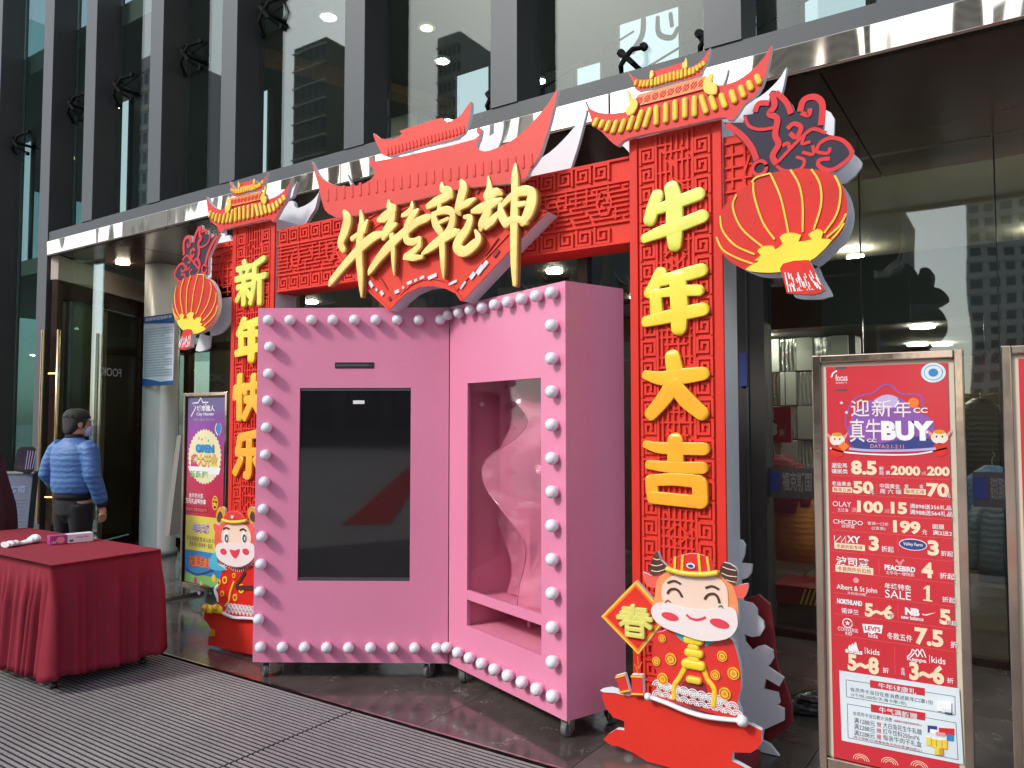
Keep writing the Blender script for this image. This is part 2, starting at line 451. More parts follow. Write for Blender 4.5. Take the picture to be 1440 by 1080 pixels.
kr = N(t, 'ShaderNodeMapRange'); kr.inputs[1].default_value = .55; kr.inputs[2].default_value = .72; kr.inputs[4].default_value = .75
t.links.new(nk.outputs[0], kr.inputs[0])
mk = N(t, 'ShaderNodeMath', operation='MULTIPLY'); t.links.new(vr.outputs[0], mk.inputs[0]); t.links.new(kr.outputs[0], mk.inputs[1])
br = N(t, 'ShaderNodeValToRGB'); e = br.color_ramp.elements
e[0].position = .3; e[0].color = (.045, .037, .034, 1); e[1].position = .75; e[1].color = (.12, .10, .092, 1)
t.links.new(n1.outputs[0], br.inputs[0])
mx = N(t, 'ShaderNodeMix', data_type='RGBA'); t.links.new(mk.outputs[0], mx.inputs[0]); t.links.new(br.outputs[0], mx.inputs[6]); mx.inputs[7].default_value = (.42, .38, .36, 1)
b = N(t, 'ShaderNodeBsdfPrincipled'); t.links.new(mx.outputs[2], b.inputs['Base Color'])
ns = N(t, 'ShaderNodeTexNoise'); ns.inputs['Scale'].default_value = 7; ns.inputs['Detail'].default_value = 7; t.links.new(ge.outputs['Position'], ns.inputs['Vector'])
rr = N(t, 'ShaderNodeMapRange'); rr.inputs[1].default_value = .35; rr.inputs[2].default_value = .8; rr.inputs[3].default_value = .07; rr.inputs[4].default_value = .30
t.links.new(ns.outputs[0], rr.inputs[0]); t.links.new(rr.outputs[0], b.inputs['Roughness']); out(t, b.outputs[0])
# worn aluminium-and-carpet strips of the mat
m, t = newmat('scraper_bar_metal'); barm = m
ge = N(t, 'ShaderNodeNewGeometry'); n1 = N(t, 'ShaderNodeTexNoise'); n1.inputs['Scale'].default_value = 1.1; n1.inputs['Detail'].default_value = 9; n1.inputs['Roughness'].default_value = .7
t.links.new(ge.outputs['Position'], n1.inputs['Vector'])
n2 = N(t, 'ShaderNodeTexNoise'); n2.inputs['Scale'].default_value = 120; n2.inputs['Detail'].default_value = 3; t.links.new(ge.outputs['Position'], n2.inputs['Vector'])
c1_ = mul(t, (.29, .283, .29), n1.outputs[0], .5, 1.5); c2_ = mul(t, c1_, n2.outputs[0], .45, 1.55)
b = N(t, 'ShaderNodeBsdfPrincipled'); t.links.new(c2_, b.inputs['Base Color']); b.inputs['Roughness'].default_value = .5; b.inputs['Metallic'].default_value = .35; out(t, b.outputs[0])
matbase = mat('mat_groove', (.022, .021, .022), .9, var=.4, scale=30)
pave = mat('plaza_paving', (.38, .365, .35), .75, var=.2, scale=.6, dirt=.15)
stone_o = mat('olive_cladding', (.16, .15, .12), .6, var=.15, scale=.2)
tower_m = mat('pale_tower_render', (.58, .58, .57), .7, var=.1, scale=.05)
tower_w = mat('tower_window_glass', (.07, .09, .11), .15)

# ------------------------------------------------------------------ ground
YF, YG, YB, HS = 4.3, 4.56, 5.95, 3.505          # facade, upper glass, door wall, soffit height
YM = 3.15                                        # far edge of the mat
struct(MB().box(-400, 400, -400, 400, -.6, -.06, pave).build('plaza_ground'))
jx = atz(390, 1044, 0).x
mt = struct(MB().box(-14, 6, -1.6, YM - .004, -.055, -.031, matbase).build('entrance_mat'))
mb = MB(); y = -1.6; pit = .0305
xs = [-14]
x = jx
while x > -14: x -= 3.1
x += 3.1
while x < 6: xs.append(x); x += 3.1
xs.append(6)
while y + .024 < YM - .012:
    for a, b_ in zip(xs, xs[1:]): mb.box(a + .006, b_ - .006, y, y + .0165, -.005, -.002, barm).box(a + .007, b_ - .007, y + .001, y + .0155, -.0305, -.0051, matbase)
    y += pit
tag(mb.build('scraper_bars', mt), None, kind='stuff')
MB().box(-14, 6, YM - .010, YM + .006, -.05, .001, steel).build('edge_trim', mt)
fl = struct(MB().box(-14, 6, YM + .002, 14, -.06, -.03, inkdk).build('floor'))
tile = MB().box(0, .896, 0, .896, -.029, 0, marble).mesh('floor_tile')
for i in range(15):
    for j in range(4):
        o = obj('floor_tile', tile, fl, (-10.6 + i * .9 - .2, YM + .01 + j * .9, 0))
MB().box(-10.6, 3, YM + .01 + 3.6, 14, -.029, -.004, ifloor).build('lobby_floor', fl)

# ------------------------------------------------------------------ the mall building
bld = thing('mall_building', 'glass-fronted mall entrance with dark fins and a mirrored canopy edge', 'building', (0, 0, 0))
fins = [-15.9, -14.65, -13.4, -12.15, -10.9, -9.56, -8.6, -7.32, -6.14, -4.52, -3.07, -1.53, .02, 1.55, 3.1]
for x in fins:
    z0 = 3.788 if x > -9.3 else 0.0
    f = MB(); b0 = .22
    f.box(x, x + b0, YF, YF + .012, z0, 9.5, greyst); f.box(x + .001, x + b0 - .001, YF + .012, YG + .05, z0, 9.5, darkfin)
    f.build('fin', bld)
MB().box(-9.34, 5, YF + .01, YG + .3, 3.665, 3.785, sillm).build('sill', bld)
# fascia of mirror panels
x = -9.3
while x < 5:
    MB().box(x, x + 2.38, YF - .03, YF + .02, HS, 3.66, mirror).build('fascia_panel', bld, bevel=.004)
    x += 2.39
x = -9.28
while x < 5:
    MB().box(x, x + 1.19, YF + .03, YB + .6, HS + .01, HS + .05, soff).build('soffit_panel', bld, bevel=.004)
    x += 1.197
MB().box(-9.3, 5, YF - .028, YF + .03, HS - .012, HS - .001, bronze).build('fascia_trim', bld)
for a, b_ in zip(fins, fins[1:]):
    z0 = 3.79 if a > -9.4 else .08
    g = MB().box(a + .23, b_ - .004, YG, YG + .014, z0, 9.4, g_left if a < -9.4 else (g_up2 if a < -4.6 else g_up)); g.build('glass_pane', bld)
MB().box(-15.9, -15.88, YG + .06, 15, .05, 9.4, g_left).build('end_glass_pane', bld)
# upper floor interior
MB().box(-15.87, 6, YG + .32, 15, 3.57, 3.775, mat('olive_plaster', (.30, .29, .23), .8)).build('floor_slab', bld)
MB().box(-15.87, 6, YG + .02, 15, 6.05, 6.3, ceilin).build('upper_ceiling', bld)
MB().box(-15.87, 6, 12.0, 12.2, 3.78, 6.04, wallin).build('upper_back_wall', bld)
for xx in (-7.7, -5.0, -1.0): MB().box(xx, xx + .55, 8.2, 8.75, 3.78, 6.04, wallin).build('upper_pillar', bld)
pa, pb = atz(357, 75, 6.0), atz(590, 138, 6.0)
d = (pb - pa).normalized(); pb = pb + d * 2; nn = Vector((-d.y, d.x, 0)) * .13
q = MB(); bb = [pa + nn, pb + nn, pb - nn, pa - nn]
q.v = [(p.x, p.y, 5.93) for p in bb] + [(p.x, p.y, 6.046) for p in bb]
for fc in ((3, 2, 1, 0), (0, 1, 5, 4), (1, 2, 6, 5), (2, 3, 7, 6), (3, 0, 4, 7)): q.face(fc, wood)
q.build('ceiling_beam', bld)
for (u, v, r) in ((462, 22, .065), (622, 84, .065), (760, 112, .06), (600, 37, .065), (533, 147, .075), (630, 168, .055)):
    p = atz(u, v, 6.04)
    o = MB().lathe([(r, -.03), (r, .008)], lampw if u == 600 else lampm, 16, (p.x, p.y, 6.04)); h = o.build('downlight', bld)
    MB().lathe([(r + .005, -.02), (r + .035, -.02), (r + .035, .008), (r + .005, .008)], white, 16, (p.x, p.y, 6.04)).build('rim', h)
for (u0, v0, u1, v1) in ((163, 128, 182, 306), (92, 165, 104, 290), (357, 130, 378, 255), (643, 100, 689, 168), (812, 92, 846, 124), (872, 22, 956, 104), (990, 12, 996, 70), (1132, -40, 1218, 46), (1250, -40, 1304, 14), (0, 185, 8, 260), (26, 160, 46, 265)):
    Y = 5.7 if u1 < 400 else 6.4
    a = aty(u0, (v0 + v1) / 2, Y); b_ = aty(u1, (v0 + v1) / 2, Y); zt = aty((u0 + u1) / 2, v0, Y).z; zb = aty((u0 + u1) / 2, v1, Y).z
    w_ = MB().box(a.x, b_.x, Y, Y + .02, 3.78, min(zt, 6.04), daywin).build('inner_window', bld)
    zz = 3.78 + .25
    for q0, q1 in ((a.x - .03, a.x), (b_.x, b_.x + .03)): MB().box(q0, q1, Y - .03, Y + .03, 3.78, min(zt, 6.04), darkfin).build('window_bar', w_)
    MB().box(a.x, b_.x, Y - .03, Y - .001, zz, zz + .025, darkfin).build('window_bar', w_)
fr9 = Frame((0, 6.34, 0))
g = MB()
for st in ([(905, 28, 4), (903, 50, 4.5), (890, 72, 5)], [(925, 25, 3), (927, 48, 4), (945, 53, 4), (953, 40, 3)], [(943, 20, 3), (945, 36, 3)]):
    pts = []
    for u, v, w_ in st:
        xx, z = fr9.px(u, v); pts.append((xx, z, w_ * .0062))
    g.stroke(pts, 6.34, .01, inkdk)
g.build('sign_stroke', bld)
# spider fittings and cables
fitm = mat('black_fitting', (.010, .010, .010), .8, spec=.1)
def spider(u, v, s=1.0):
    p = aty(u, v, YG - .12); g = MB()
    for sx in (-1, 1):
        for sz in (-1, 1):
            e = (p.x + sx * .13 * s, YG - .005, p.z + sz * .14 * s)
            g.tube([(p.x, p.y, p.z), ((p.x + e[0]) / 2, YG - .11, (p.z + e[2]) / 2), e], [.02, .017, .012], fitm, 6)
            g.lathe([(.026, -.032), (.026, .0)], fitm, 8, (e[0], YG - .002, e[2]), 'y')
    g.tube([p, (p.x, p.y + .30, p.z)], .018, fitm, 6)
    o = g.build('spider_fitting', bld)
    h = MB().tube([(p.x, p.y + .24, p.z), (p.x + .9, p.y + .5, p.z + .45)], .008, fitm, 5); h.build('tie_rod', o)
    return o
for u, v in ((98, 147), (163, 122), (258, 76), (370, 16), (690, 138), (880, 80), (993, 52), (20, 200)): spider(u, v, 1.0 if u < 600 else .62)
# recess: side wall with a glass door, splayed back from the facade corner
A = Vector((-9.2, 4.36, 0)); B = Vector((-10.05, 5.94, 0)); L = (B - A).length
sf = Frame(A, math.atan2(B.y - A.y, B.x - A.x))
dr = thing('splayed_door', 'tall bronze-framed glass door at the left end of the entrance recess', 'door', A, sf.ang)
MB().box(0, .09, 0, .07, 0, 3.22, bronze).box(L - .12, L, 0, .07, 0, 3.22, bronze).box(.09, L - .12, .002, .068, 3.02, 3.22, bronze).box(.09, L - .12, .002, .068, .0, .1, bronze).build('frame', dr)
MB().box(.09, L - .12, .03, .04, .1, 3.02, g_door).build('glass_pane', dr)
MB().box(.10, .55 * L, .046, .06, .11, 3.0, mat('tan_panel', (.50, .38, .26), .5, var=.15, scale=2)).build('tan_panel', dr)  # boards added behind the pane; tan one stands in for its reflection
MB().box(.56 * L, L - .13, .05, .064, .11, 3.0, wallbr).build('brown_panel', dr)
MB().box(0, L, -.002, .09, 3.23, HS, cream).build('transom_panel', dr)
x1, _ = sf.px(78, 600, -.07)
zt, zb = sf.px(78, 463, -.07)[1], sf.px(70, 738, -.07)[1]
h = MB().tube([(x1, -.08, zt), (x1, -.08, zb)], .022, brass, 10).build('pull_handle', dr, smooth=True)
MB().tube([(x1, -.08, zt - .5), (x1, .03, zt - .5)], .012, brass, 8).tube([(x1, -.08, zb + .3), (x1, .03, zb + .3)], .012, brass, 8).tube([(x1, .11, zt), (x1, .11, zb)], .02, brass, 10).build('handle_mount', h)
x0, z0 = sf.px(142, 528, .02); x1, z1 = sf.px(171, 519, .02)
lettering('FOOK', x0, x1, z0, z1, .022, white, dr, .02, mirror=True)
x0, z0 = sf.px(49, 657, .0); 
MB().prism(ell(.05, sf.px(56, 648, 0)[1], .045), -.006, -.001, bluepr).build('round_sticker', dr)
# door wall
wl = [-10.05, -9.25]
x_c = aty(262, 500, YB).x
posts = [-10.02, aty(190, 500, YB).x, x_c, -7.0, -5.75, -4.5, -3.25, -2.3]
jl, jr = aty(1041, 560, YB).x, aty(1079, 560, YB).x
for x in posts: MB().box(x - .05, x + .05, YB, YB + .09, 0, HS + .005, bronze).build('door_post', bld)
MB().box(jl, jr, YB - .06, YB + .14, 0, HS + .005, darkfin).box(jl + .07, jr - .12, YB - .075, YB - .06, 0, HS, greyst).build('jamb', bld)
xs = posts + [jl]
for a, b_ in zip(xs, xs[1:]):
    MB().box(a + .05, b_ - .05, YB + .04, YB + .052, .08, HS, g_door).build('glass_pane', bld)
    MB().box(a + .05, b_ - .05, YB + .003, YB + .087, 0, .09, bronze).build('bottom_rail', bld)
    MB().box(a + .05, b_ - .05, YB + .003, YB + .087, 2.50, 2.60, bronze).build('door_rail', bld)
joints = [jr, aty(1212, 500, YB).x, aty(1406, 500, YB).x, .9, 2.2, 3.6, 5.0]
for a, b_ in zip(joints, joints[1:]):
    MB().box(a + .004, b_ - .004, YB + .04, YB + .052, .05, HS, g_door).build('glass_pane', bld)
    MB().box(b_ - .004, b_ + .004, YB + .03, YB + .06, .05, HS, black).build('glass_joint', bld)
MB().box(jr, 5, YB + .02, YB + .08, 0, .05, bronze).build('bottom_rail', bld)
h = MB()
zt, zb = aty(252, 466, YB - .06).z, .55; xh = aty(252, 500, YB - .06).x
h.tube([(xh, YB - .07, zt), (xh, YB - .07, zb)], .02, brass, 10).tube([(xh, YB - .07, zt - .3), (xh, YB + .04, zt - .3)], .012, brass, 8)
h.build('pull_handle', bld, smooth=True)
# round steel column inside the recess
pc = atz(221, 779, 0)
col = MB().lathe([(.225, 0), (.225, .06), (.205, .062), (.205, HS + .004)], colm, 32, (pc.x, pc.y, 0)).build('column', bld, smooth=True)
for q_ in ((-9.0, 5.0), (-8.1, 5.5), (-7.2, 5.0)): MB().lathe([(.075, -.012), (.075, .008)], soffl, 14, (q_[0], q_[1], HS + .002)).build('soffit_downlight', bld)
# lower interiors
MB().box(-14, jl, 11.5, 11.6, 0, 3.4, wallbr).build('lobby_back_wall', bld)
MB().box(-14, jl, YB + .65, 12, 3.3, 3.4, wallbr).build('lobby_ceiling', bld)
for xx in (-11.6, -9.2, -7.8, -5.6): MB().box(xx, xx + .9, 8.0, 8.15, 0, 3.3, wallbr).build('lobby_panel', bld)
MB().box(jl - .3, jl - .15, YB + .6, 12, 0, 3.4, wallbr).build('partition', bld)
MB().box(jl - .1, 5, YB + .5, YB + .62, 2.36, 2.88, teal).build('bulkhead', bld)
MB().box(jl - .1, 5, YB + .62, 12, 2.38, 2.5, ceilin).build('shop_ceiling', bld)
MB().box(jl - .1, 5, 10.5, 10.6, 0, 2.38, wallbr).build('shop_back_wall', bld)
MB().box(jl - .1, 5, 11.0, 11.1, 2.5, 3.52, MATS['olive_plaster']).build('plenum_wall', bld)
p = atz(1290, 484, 2.37); LP = [(p.x, p.y, 2.378)] + [(xx, yy, 2.378) for xx in (-2.0, -.7, .7, 2.2) for yy in (7.0, 8.7)] + [(xx, yy, 3.298) for xx in (-10.4, -8.4, -6.4, -4.4) for yy in (7.4, 9.6)] + [(xx, 9.4, 3.49) for xx in (-1.6, .2, 2.0)]  # lobby and plenum lamps are added to brighten those dark interiors
for q_ in LP: MB().lathe([(.09, -.02), (.09, .004)], lamps, 14, q_).build('downlight', bld)
for x_ in (-1.9, -.6, .7, 2.0, 3.3): MB().box(x_, x_ + 1.1, YB + .72, YB + .78, 2.56, 2.60, fill_m).box(x_, x_ + 1.1, YB + .70, YB + .80, 2.505, 2.559, white).build('cove_light', bld)  # strips added out of sight behind the bulkhead to brighten the slab underside
# door decal band on the shop glass
for u0, v0, u1, v1 in ((1080, 665, 1142, 690), (1368, 672, 1422, 702)):
    a, b_ = aty(u0, v1, YB - .002), aty(u1, v0, YB - .002)
    tb = MB().box(a.x, b_.x, YB + .026, YB + .03, a.z - .05, b_.z + .03, mat('smoked_band', (.07, .065, .06), .35)).build('smoked_band', bld)
    lettering('福克斯国际广场'[:4 if u0 < 1200 else 7], a.x + .1, b_.x - .01, a.z, b_.z, YB + .022, mat('grey_ink', (.22, .2, .19), .5), tb, .02)
    MB().box(a.x + .005, a.x + .08, YB + .020, YB + .025, a.z, b_.z, navy).build('square_mark', tb)
# checkered wall of sage and rippled mirror tiles
YC = 7.25
cw = thing('checkered_tile_wall', 'checkered wall of sage tiles and rippled mirror tiles behind the shop glass', 'wall', (0, YC, 0))
x0, x1 = aty(1076, 600, YC).x, aty(1196, 600, YC).x
MB().box(x0, x1 + .05, .02, .3, .5, 2.36, darkfin).build('backing', cw)
tw = .148; th = .31
t1 = MB().box(0, tw - .006, -.02, .019, 0, th - .008, tilegr).mesh('tile'); t2 = MB().box(0, tw - .006, -.008, .019, 0, th - .008, ripple).mesh('tile')
ncol = int((x1 - x0) / tw) + 1
for j in range(6):
    for i in range(ncol):
        o = obj('tile', t1 if (i + j) % 2 else t2, cw, (x0 + i * tw, 0, .51 + j * th), bevel=.003, seg=1)
# blue plate on the jamb
a, b_ = aty(1040, 543, YB - .08), aty(1050, 496, YB - .08)
MB().box(a.x, b_.x, YB - .082, YB - .0765, a.z, b_.z, navy).build('blue_plate', bld)

# ------------------------------------------------------------------ across the plaza (seen in the reflections)
ob = thing('opposite_building', 'low olive-clad commercial block across the plaza', 'building', (-30, -42, 0))
MB().box(-22, 23.6, -8, 0, 0, 15.5, stone_o).build('wall', ob)
for i in range(15):
    for j in range(4): MB().box(-21 + i * 3, -18.8 + i * 3, -.1, .06, 1.2 + j * 3.6, 3.6 + j * 3.6, tower_w).build('window', ob)
o2 = thing('opposite_shop_block', 'small olive-clad block to the right across the plaza', 'building', (16, -42, 0))
MB().box(-8, 26, -8, 0, 0, 14, stone_o).build('wall', o2)
for i in range(9):
    for j in range(3): MB().box(-7 + i * 3.4, -4.6 + i * 3.4, -.1, .06, 1.2 + j * 3.9, 3.9 + j * 3.9, tower_w).build('window', o2)
for k, (tx, ty, w_, hgt) in enumerate(((-10, -170, 15, 88), (12, -185, 15, 92), (36, -175, 16, 85), (-62, -230, 16, 60), (-33, -150, 9, 105), (-58, -165, 10, 118), (-104, -78, 8, 66), (-86, -95, 5, 70), (-116, -56, 8, 58))):  # slim towers and office slabs are added to break up the fascia's reflections
    tw_ = thing('tower_block', (['pale residential tower seen mirrored in the right-hand glass', 'second pale residential tower behind the gap', 'rightmost pale residential tower across the plaza', 'leftmost distant residential tower across the plaza', 'slim dark tower mirrored in the canopy edge', 'second slim tower mirrored further left in the canopy edge'] + ['%s olive office slab from the left across the plaza' % w for w in ('second', 'third', 'leftmost')])[k], 'building', (tx, ty, 0), group='residential towers')
    MB().box(0, w_, -12, 0, 0, hgt, tower_m if k < 4 or k in (7, 8) else stone_o).build('wall', tw_)
    g = MB(); s_ = MB()
    for zz in range(int(hgt / 3.1)):
        for xx in range(5):
            g.box(.5 + xx * w_ / 5, .5 + xx * w_ / 5 + w_ / 5 * .62, -.05, .04, zz * 3.1 + .9, zz * 3.1 + 2.6, tower_w)
        s_.box(-.1, w_ + .1, -.02, .35, zz * 3.1 + 2.85, zz * 3.1 + 3.02, tower_m)
    tag(g.build('windows', tw_), None, kind='stuff'); tag(s_.build('floor_bands', tw_), None, kind='stuff')
# red carpet strip that shows mirrored in the dark screen
_sp = vw_ = Vector((-math.sin(YAW), math.cos(YAW), 0)); _d = 4.88
def mirrored(u, v):
    p = atz(u, v, -.05); k_ = p.dot(_sp) - _d
    return p - _sp * (2 * k_)
ca, cb_ = mirrored(487, 738), mirrored(561, 646)
cd_ = (cb_ - ca).normalized(); cn_ = Vector((-cd_.y, cd_.x, 0)) * .38
cpm = MB(); cq = [ca + cn_, cb_ + cn_, cb_ - cn_, ca - cn_]; co_ = ca.copy()
cpm.v = [(p.x - co_.x, p.y - co_.y, -.058) for p in cq] + [(p.x - co_.x, p.y - co_.y, -.046) for p in cq]
for fc in ((4, 5, 6, 7), (0, 1, 5, 4), (1, 2, 6, 5), (2, 3, 7, 6), (3, 0, 4, 7)): cpm.face(fc, red)
cp = cpm.build('red_carpet', None, (co_.x, co_.y, 0))
tag(cp, 'narrow red carpet strip on the plaza paving, seen mirrored in the dark screen', 'carpet')

# ------------------------------------------------------------------ the festive arch
XL0, XL1, XR0, XR1 = -5.04, -4.53, -1.71, -1.217
YA = 3.65; XC = (XL0 + XR1) / 2
AF = Frame((XC, YA, 0))
arch = thing('festive_arch', 'red New Year gateway with lattice pillars, roofs, lanterns and gold lettering', 'arch', AF.o)
PC = {1: (XR0 + XR1) / 2 - XC, -1: (XL0 + XL1) / 2 - XC}
HW = .2465; PH = 3.085
KEY = [(0, .02), (0, 1), (1, 1), (1, .16), (.26, .16), (.26, .72), (.68, .72), (.68, .42), (.5, .42)]
def key(mb, x, z, w, h, t, y0, y1, m, fx=False, fz=False):
    P = [(x + (1 - a if fx else a) * w, z + (1 - b if fz else b) * h) for a, b in KEY]
    for p, q in zip(P, P[1:]):
        if abs(p[0] - q[0]) < 1e-6: mb.box(p[0] - t / 2, p[0] + t / 2, y0, y1, min(p[1], q[1]) - t / 2, max(p[1], q[1]) + t / 2, m)
        else: mb.box(min(p[0], q[0]) + t / 2, max(p[0], q[0]) - t / 2, y0 + .0012, y1, p[1] - t / 2, p[1] + t / 2, m)
def lattice(mb, x0, x1, z0, z1, y0, y1, m, vertical, rnd):
    """bars, cross pieces and diamonds of the middle field"""
    t = .0095; w, h = x1 - x0, z1 - z0
    if vertical:
        n = 6
        for i in range(n):
            x = x0 + w * (i + .5) / n; z = z0
            while z < z1:
                l = rnd.uniform(.1, .26); mb.box(x - t / 2, x + t / 2, y0, y1, z, min(z + l, z1), m); z += l + rnd.uniform(.015, .04)
        z = z0 + .03; k = 0
        while z < z1:
            a = rnd.choice(((0, 1), (.15, .85), (0, .45), (.55, 1), (.3, .7)))
            mb.box(x0 + a[0] * w, x0 + a[1] * w, y0 + .001, y1, z, z + t, m)
            if k % 7 == 3:
                c = (x0 + w / 2, z + .07); r = w * .33
                for i in range(4):
                    p = (c[0] + r * math.cos(i * math.pi / 2), c[1] + r * .9 * math.sin(i * math.pi / 2)); q = (c[0] + r * math.cos((i + 1) * math.pi / 2), c[1] + r * .9 * math.sin((i + 1) * math.pi / 2))
                    mb.bar(p, q, t, y0 - .0006, y1, m)
            z += rnd.uniform(.035, .07); k += 1
    else:
        n = 7
        for i in range(n):
            z = z0 + h * (i + .5) / n; x = x0
            while x < x1:
                l = rnd.uniform(.08, .22); mb.box(x, min(x + l, x1), y0, y1, z - t / 2, z + t / 2, m); x += l + rnd.uniform(.012, .03)
        x = x0 + .03; k = 0
        while x < x1 - .05:
            a = rnd.choice(((0, 1), (.15, .6), (.4, .9), (.55, 1), (0, .4)))
            mb.box(x, x + t, y0 + .001, y1, z0 + a[0] * h, z0 + a[1] * h, m)
            if k % 5 == 2 and x + .12 < x1:
                c = (x + .05, (z0 + z1) / 2); r = h * .42
                for i in range(6):
                    a0, a1 = i * math.pi / 3, (i + 1) * math.pi / 3
                    mb.bar((c[0] + r * .55 * math.cos(a0), c[1] + r * .9 * math.sin(a0)), (c[0] + r * .55 * math.cos(a1), c[1] + r * .9 * math.sin(a1)), t, y0 - .0006, y1, m)
            x += rnd.uniform(.04, .075); k += 1
RC = (820, 60, 4.966)      # crop of the right pillar's roof
LC = (1000, 100, 3.373)    # crop of the right lantern
def loc_r(pts, cr, y=0.):  # traced on the right pillar, relative to that pillar's centre
    return [(p[0] - PC[1],) + tuple(p[1:]) for p in AF.poly(pts, cr, y)]
def put(pts, s): return [(PC[s] + s * p[0],) + tuple(p[1:]) for p in pts]
GL = {  # strokes in a 0-100 box, y down, half width
 '牛': [[(26, 16, 8.5), (20, 32, 9), (14, 50, 8.5)], [(24, 37, 6.5), (50, 32, 8), (88, 24, 8.5)], [(48, 8, 9.5), (52, 30, 11), (52, 70, 11), (52, 92, 9)], [(6, 77, 6), (30, 71, 8), (60, 65, 8.5), (93, 57, 8.5)]],
 '年': [[(30, 6, 8.5), (22, 22, 8.5), (12, 35, 7)], [(28, 18, 7), (60, 13, 8.5), (91, 8, 8.5)], [(26, 37, 5.5), (60, 36, 7), (87, 38, 7)], [(22, 36, 8), (24, 70, 8.5)], [(7, 79, 7), (40, 74, 8.5), (92, 67, 8.5)], [(56, 16, 11), (58, 60, 11.5), (57, 92, 10)]],
 '大': [[(47, 7, 10), (50, 40, 11.5), (34, 68, 10), (13, 92, 8.5)], [(6, 32, 6), (30, 38, 9), (60, 36, 10), (91, 33, 8.5)], [(48, 46, 9), (66, 70, 10.5), (89, 91, 9)]],
 '吉': [[(5, 13, 5), (30, 18, 7.5), (91, 18, 8)], [(50, 7, 10), (50, 44, 11)], [(10, 43, 6), (50, 46, 7.5), (89, 45, 7.5)], [(13, 66, 8), (16, 92, 8.5)], [(14, 66, 7.5), (50, 63, 8), (84, 65, 8.5)], [(85, 68, 10), (86, 92, 9.5)], [(15, 91, 8), (86, 94, 8)]],
 '新': [[(27, 3, 6), (31, 10, 6)], [(6, 17, 6), (50, 15, 6)], [(16, 23, 5), (21, 33, 5)], [(42, 21, 5), (35, 33, 5)], [(3, 39, 6.5), (54, 36, 6.5)], [(8, 57, 6), (52, 55, 6)], [(29, 39, 7), (29, 94, 7)], [(26, 62, 6), (6, 85, 6)], [(34, 63, 6), (50, 80, 6)],
       [(92, 4, 6.5), (64, 14, 6.5)], [(64, 14, 7), (62, 60, 7), (52, 95, 6)], [(64, 43, 6.5), (98, 40, 6.5)], [(82, 43, 7), (82, 96, 7)]],
 '快': [[(20, 4, 8.5), (20, 94, 8.5)], [(7, 28, 7), (5, 50, 7)], [(34, 24, 6.5), (39, 40, 6.5)], [(48, 26, 7.5), (90, 23, 7.5)], [(88, 24, 7.5), (86, 52, 7.5)], [(42, 55, 8), (96, 52, 8)], [(66, 5, 8), (64, 56, 8)], [(63, 56, 8), (38, 94, 8)], [(67, 58, 8), (94, 92, 8)]],
 '乐': [[(80, 5, 8), (26, 14, 8.5)], [(25, 15, 8.5), (18, 46, 8.5)], [(17, 47, 8), (92, 43, 8)], [(55, 24, 9), (55, 90, 9), (43, 94, 7)], [(28, 63, 8), (10, 90, 8)], [(76, 61, 8), (95, 86, 8)]],
 '春': [[(20, 14, 5.5), (80, 10, 5.5)], [(14, 28, 5.5), (86, 24, 5.5)], [(4, 43, 5.5), (96, 36, 5.5)], [(46, 2, 6), (42, 34, 6), (12, 66, 5)], [(56, 36, 6), (94, 62, 5.5)], [(30, 55, 5.5), (30, 96, 5.5)], [(30, 55, 5), (72, 53, 5)], [(72, 54, 5.5), (72, 96, 5.5)], [(30, 75, 4.5), (72, 74, 4.5)], [(30, 95, 5), (72, 94, 5)]],
}
def glyph_mesh(ch, x0, x1, z0, z1, y, h, m, dy=.0):
    g = MB()
    for i, st in enumerate(GL[ch]):
        k = (x1 - x0) / 100
        g.stroke([(x0 + (x1 - x0) * p[0] / 100, z1 - (z1 - z0) * p[1] / 100, p[2] * 1.14 * k) for p in st], y, h + .0004 * i, m, k=4, flat=.17, seg=16)
    return g
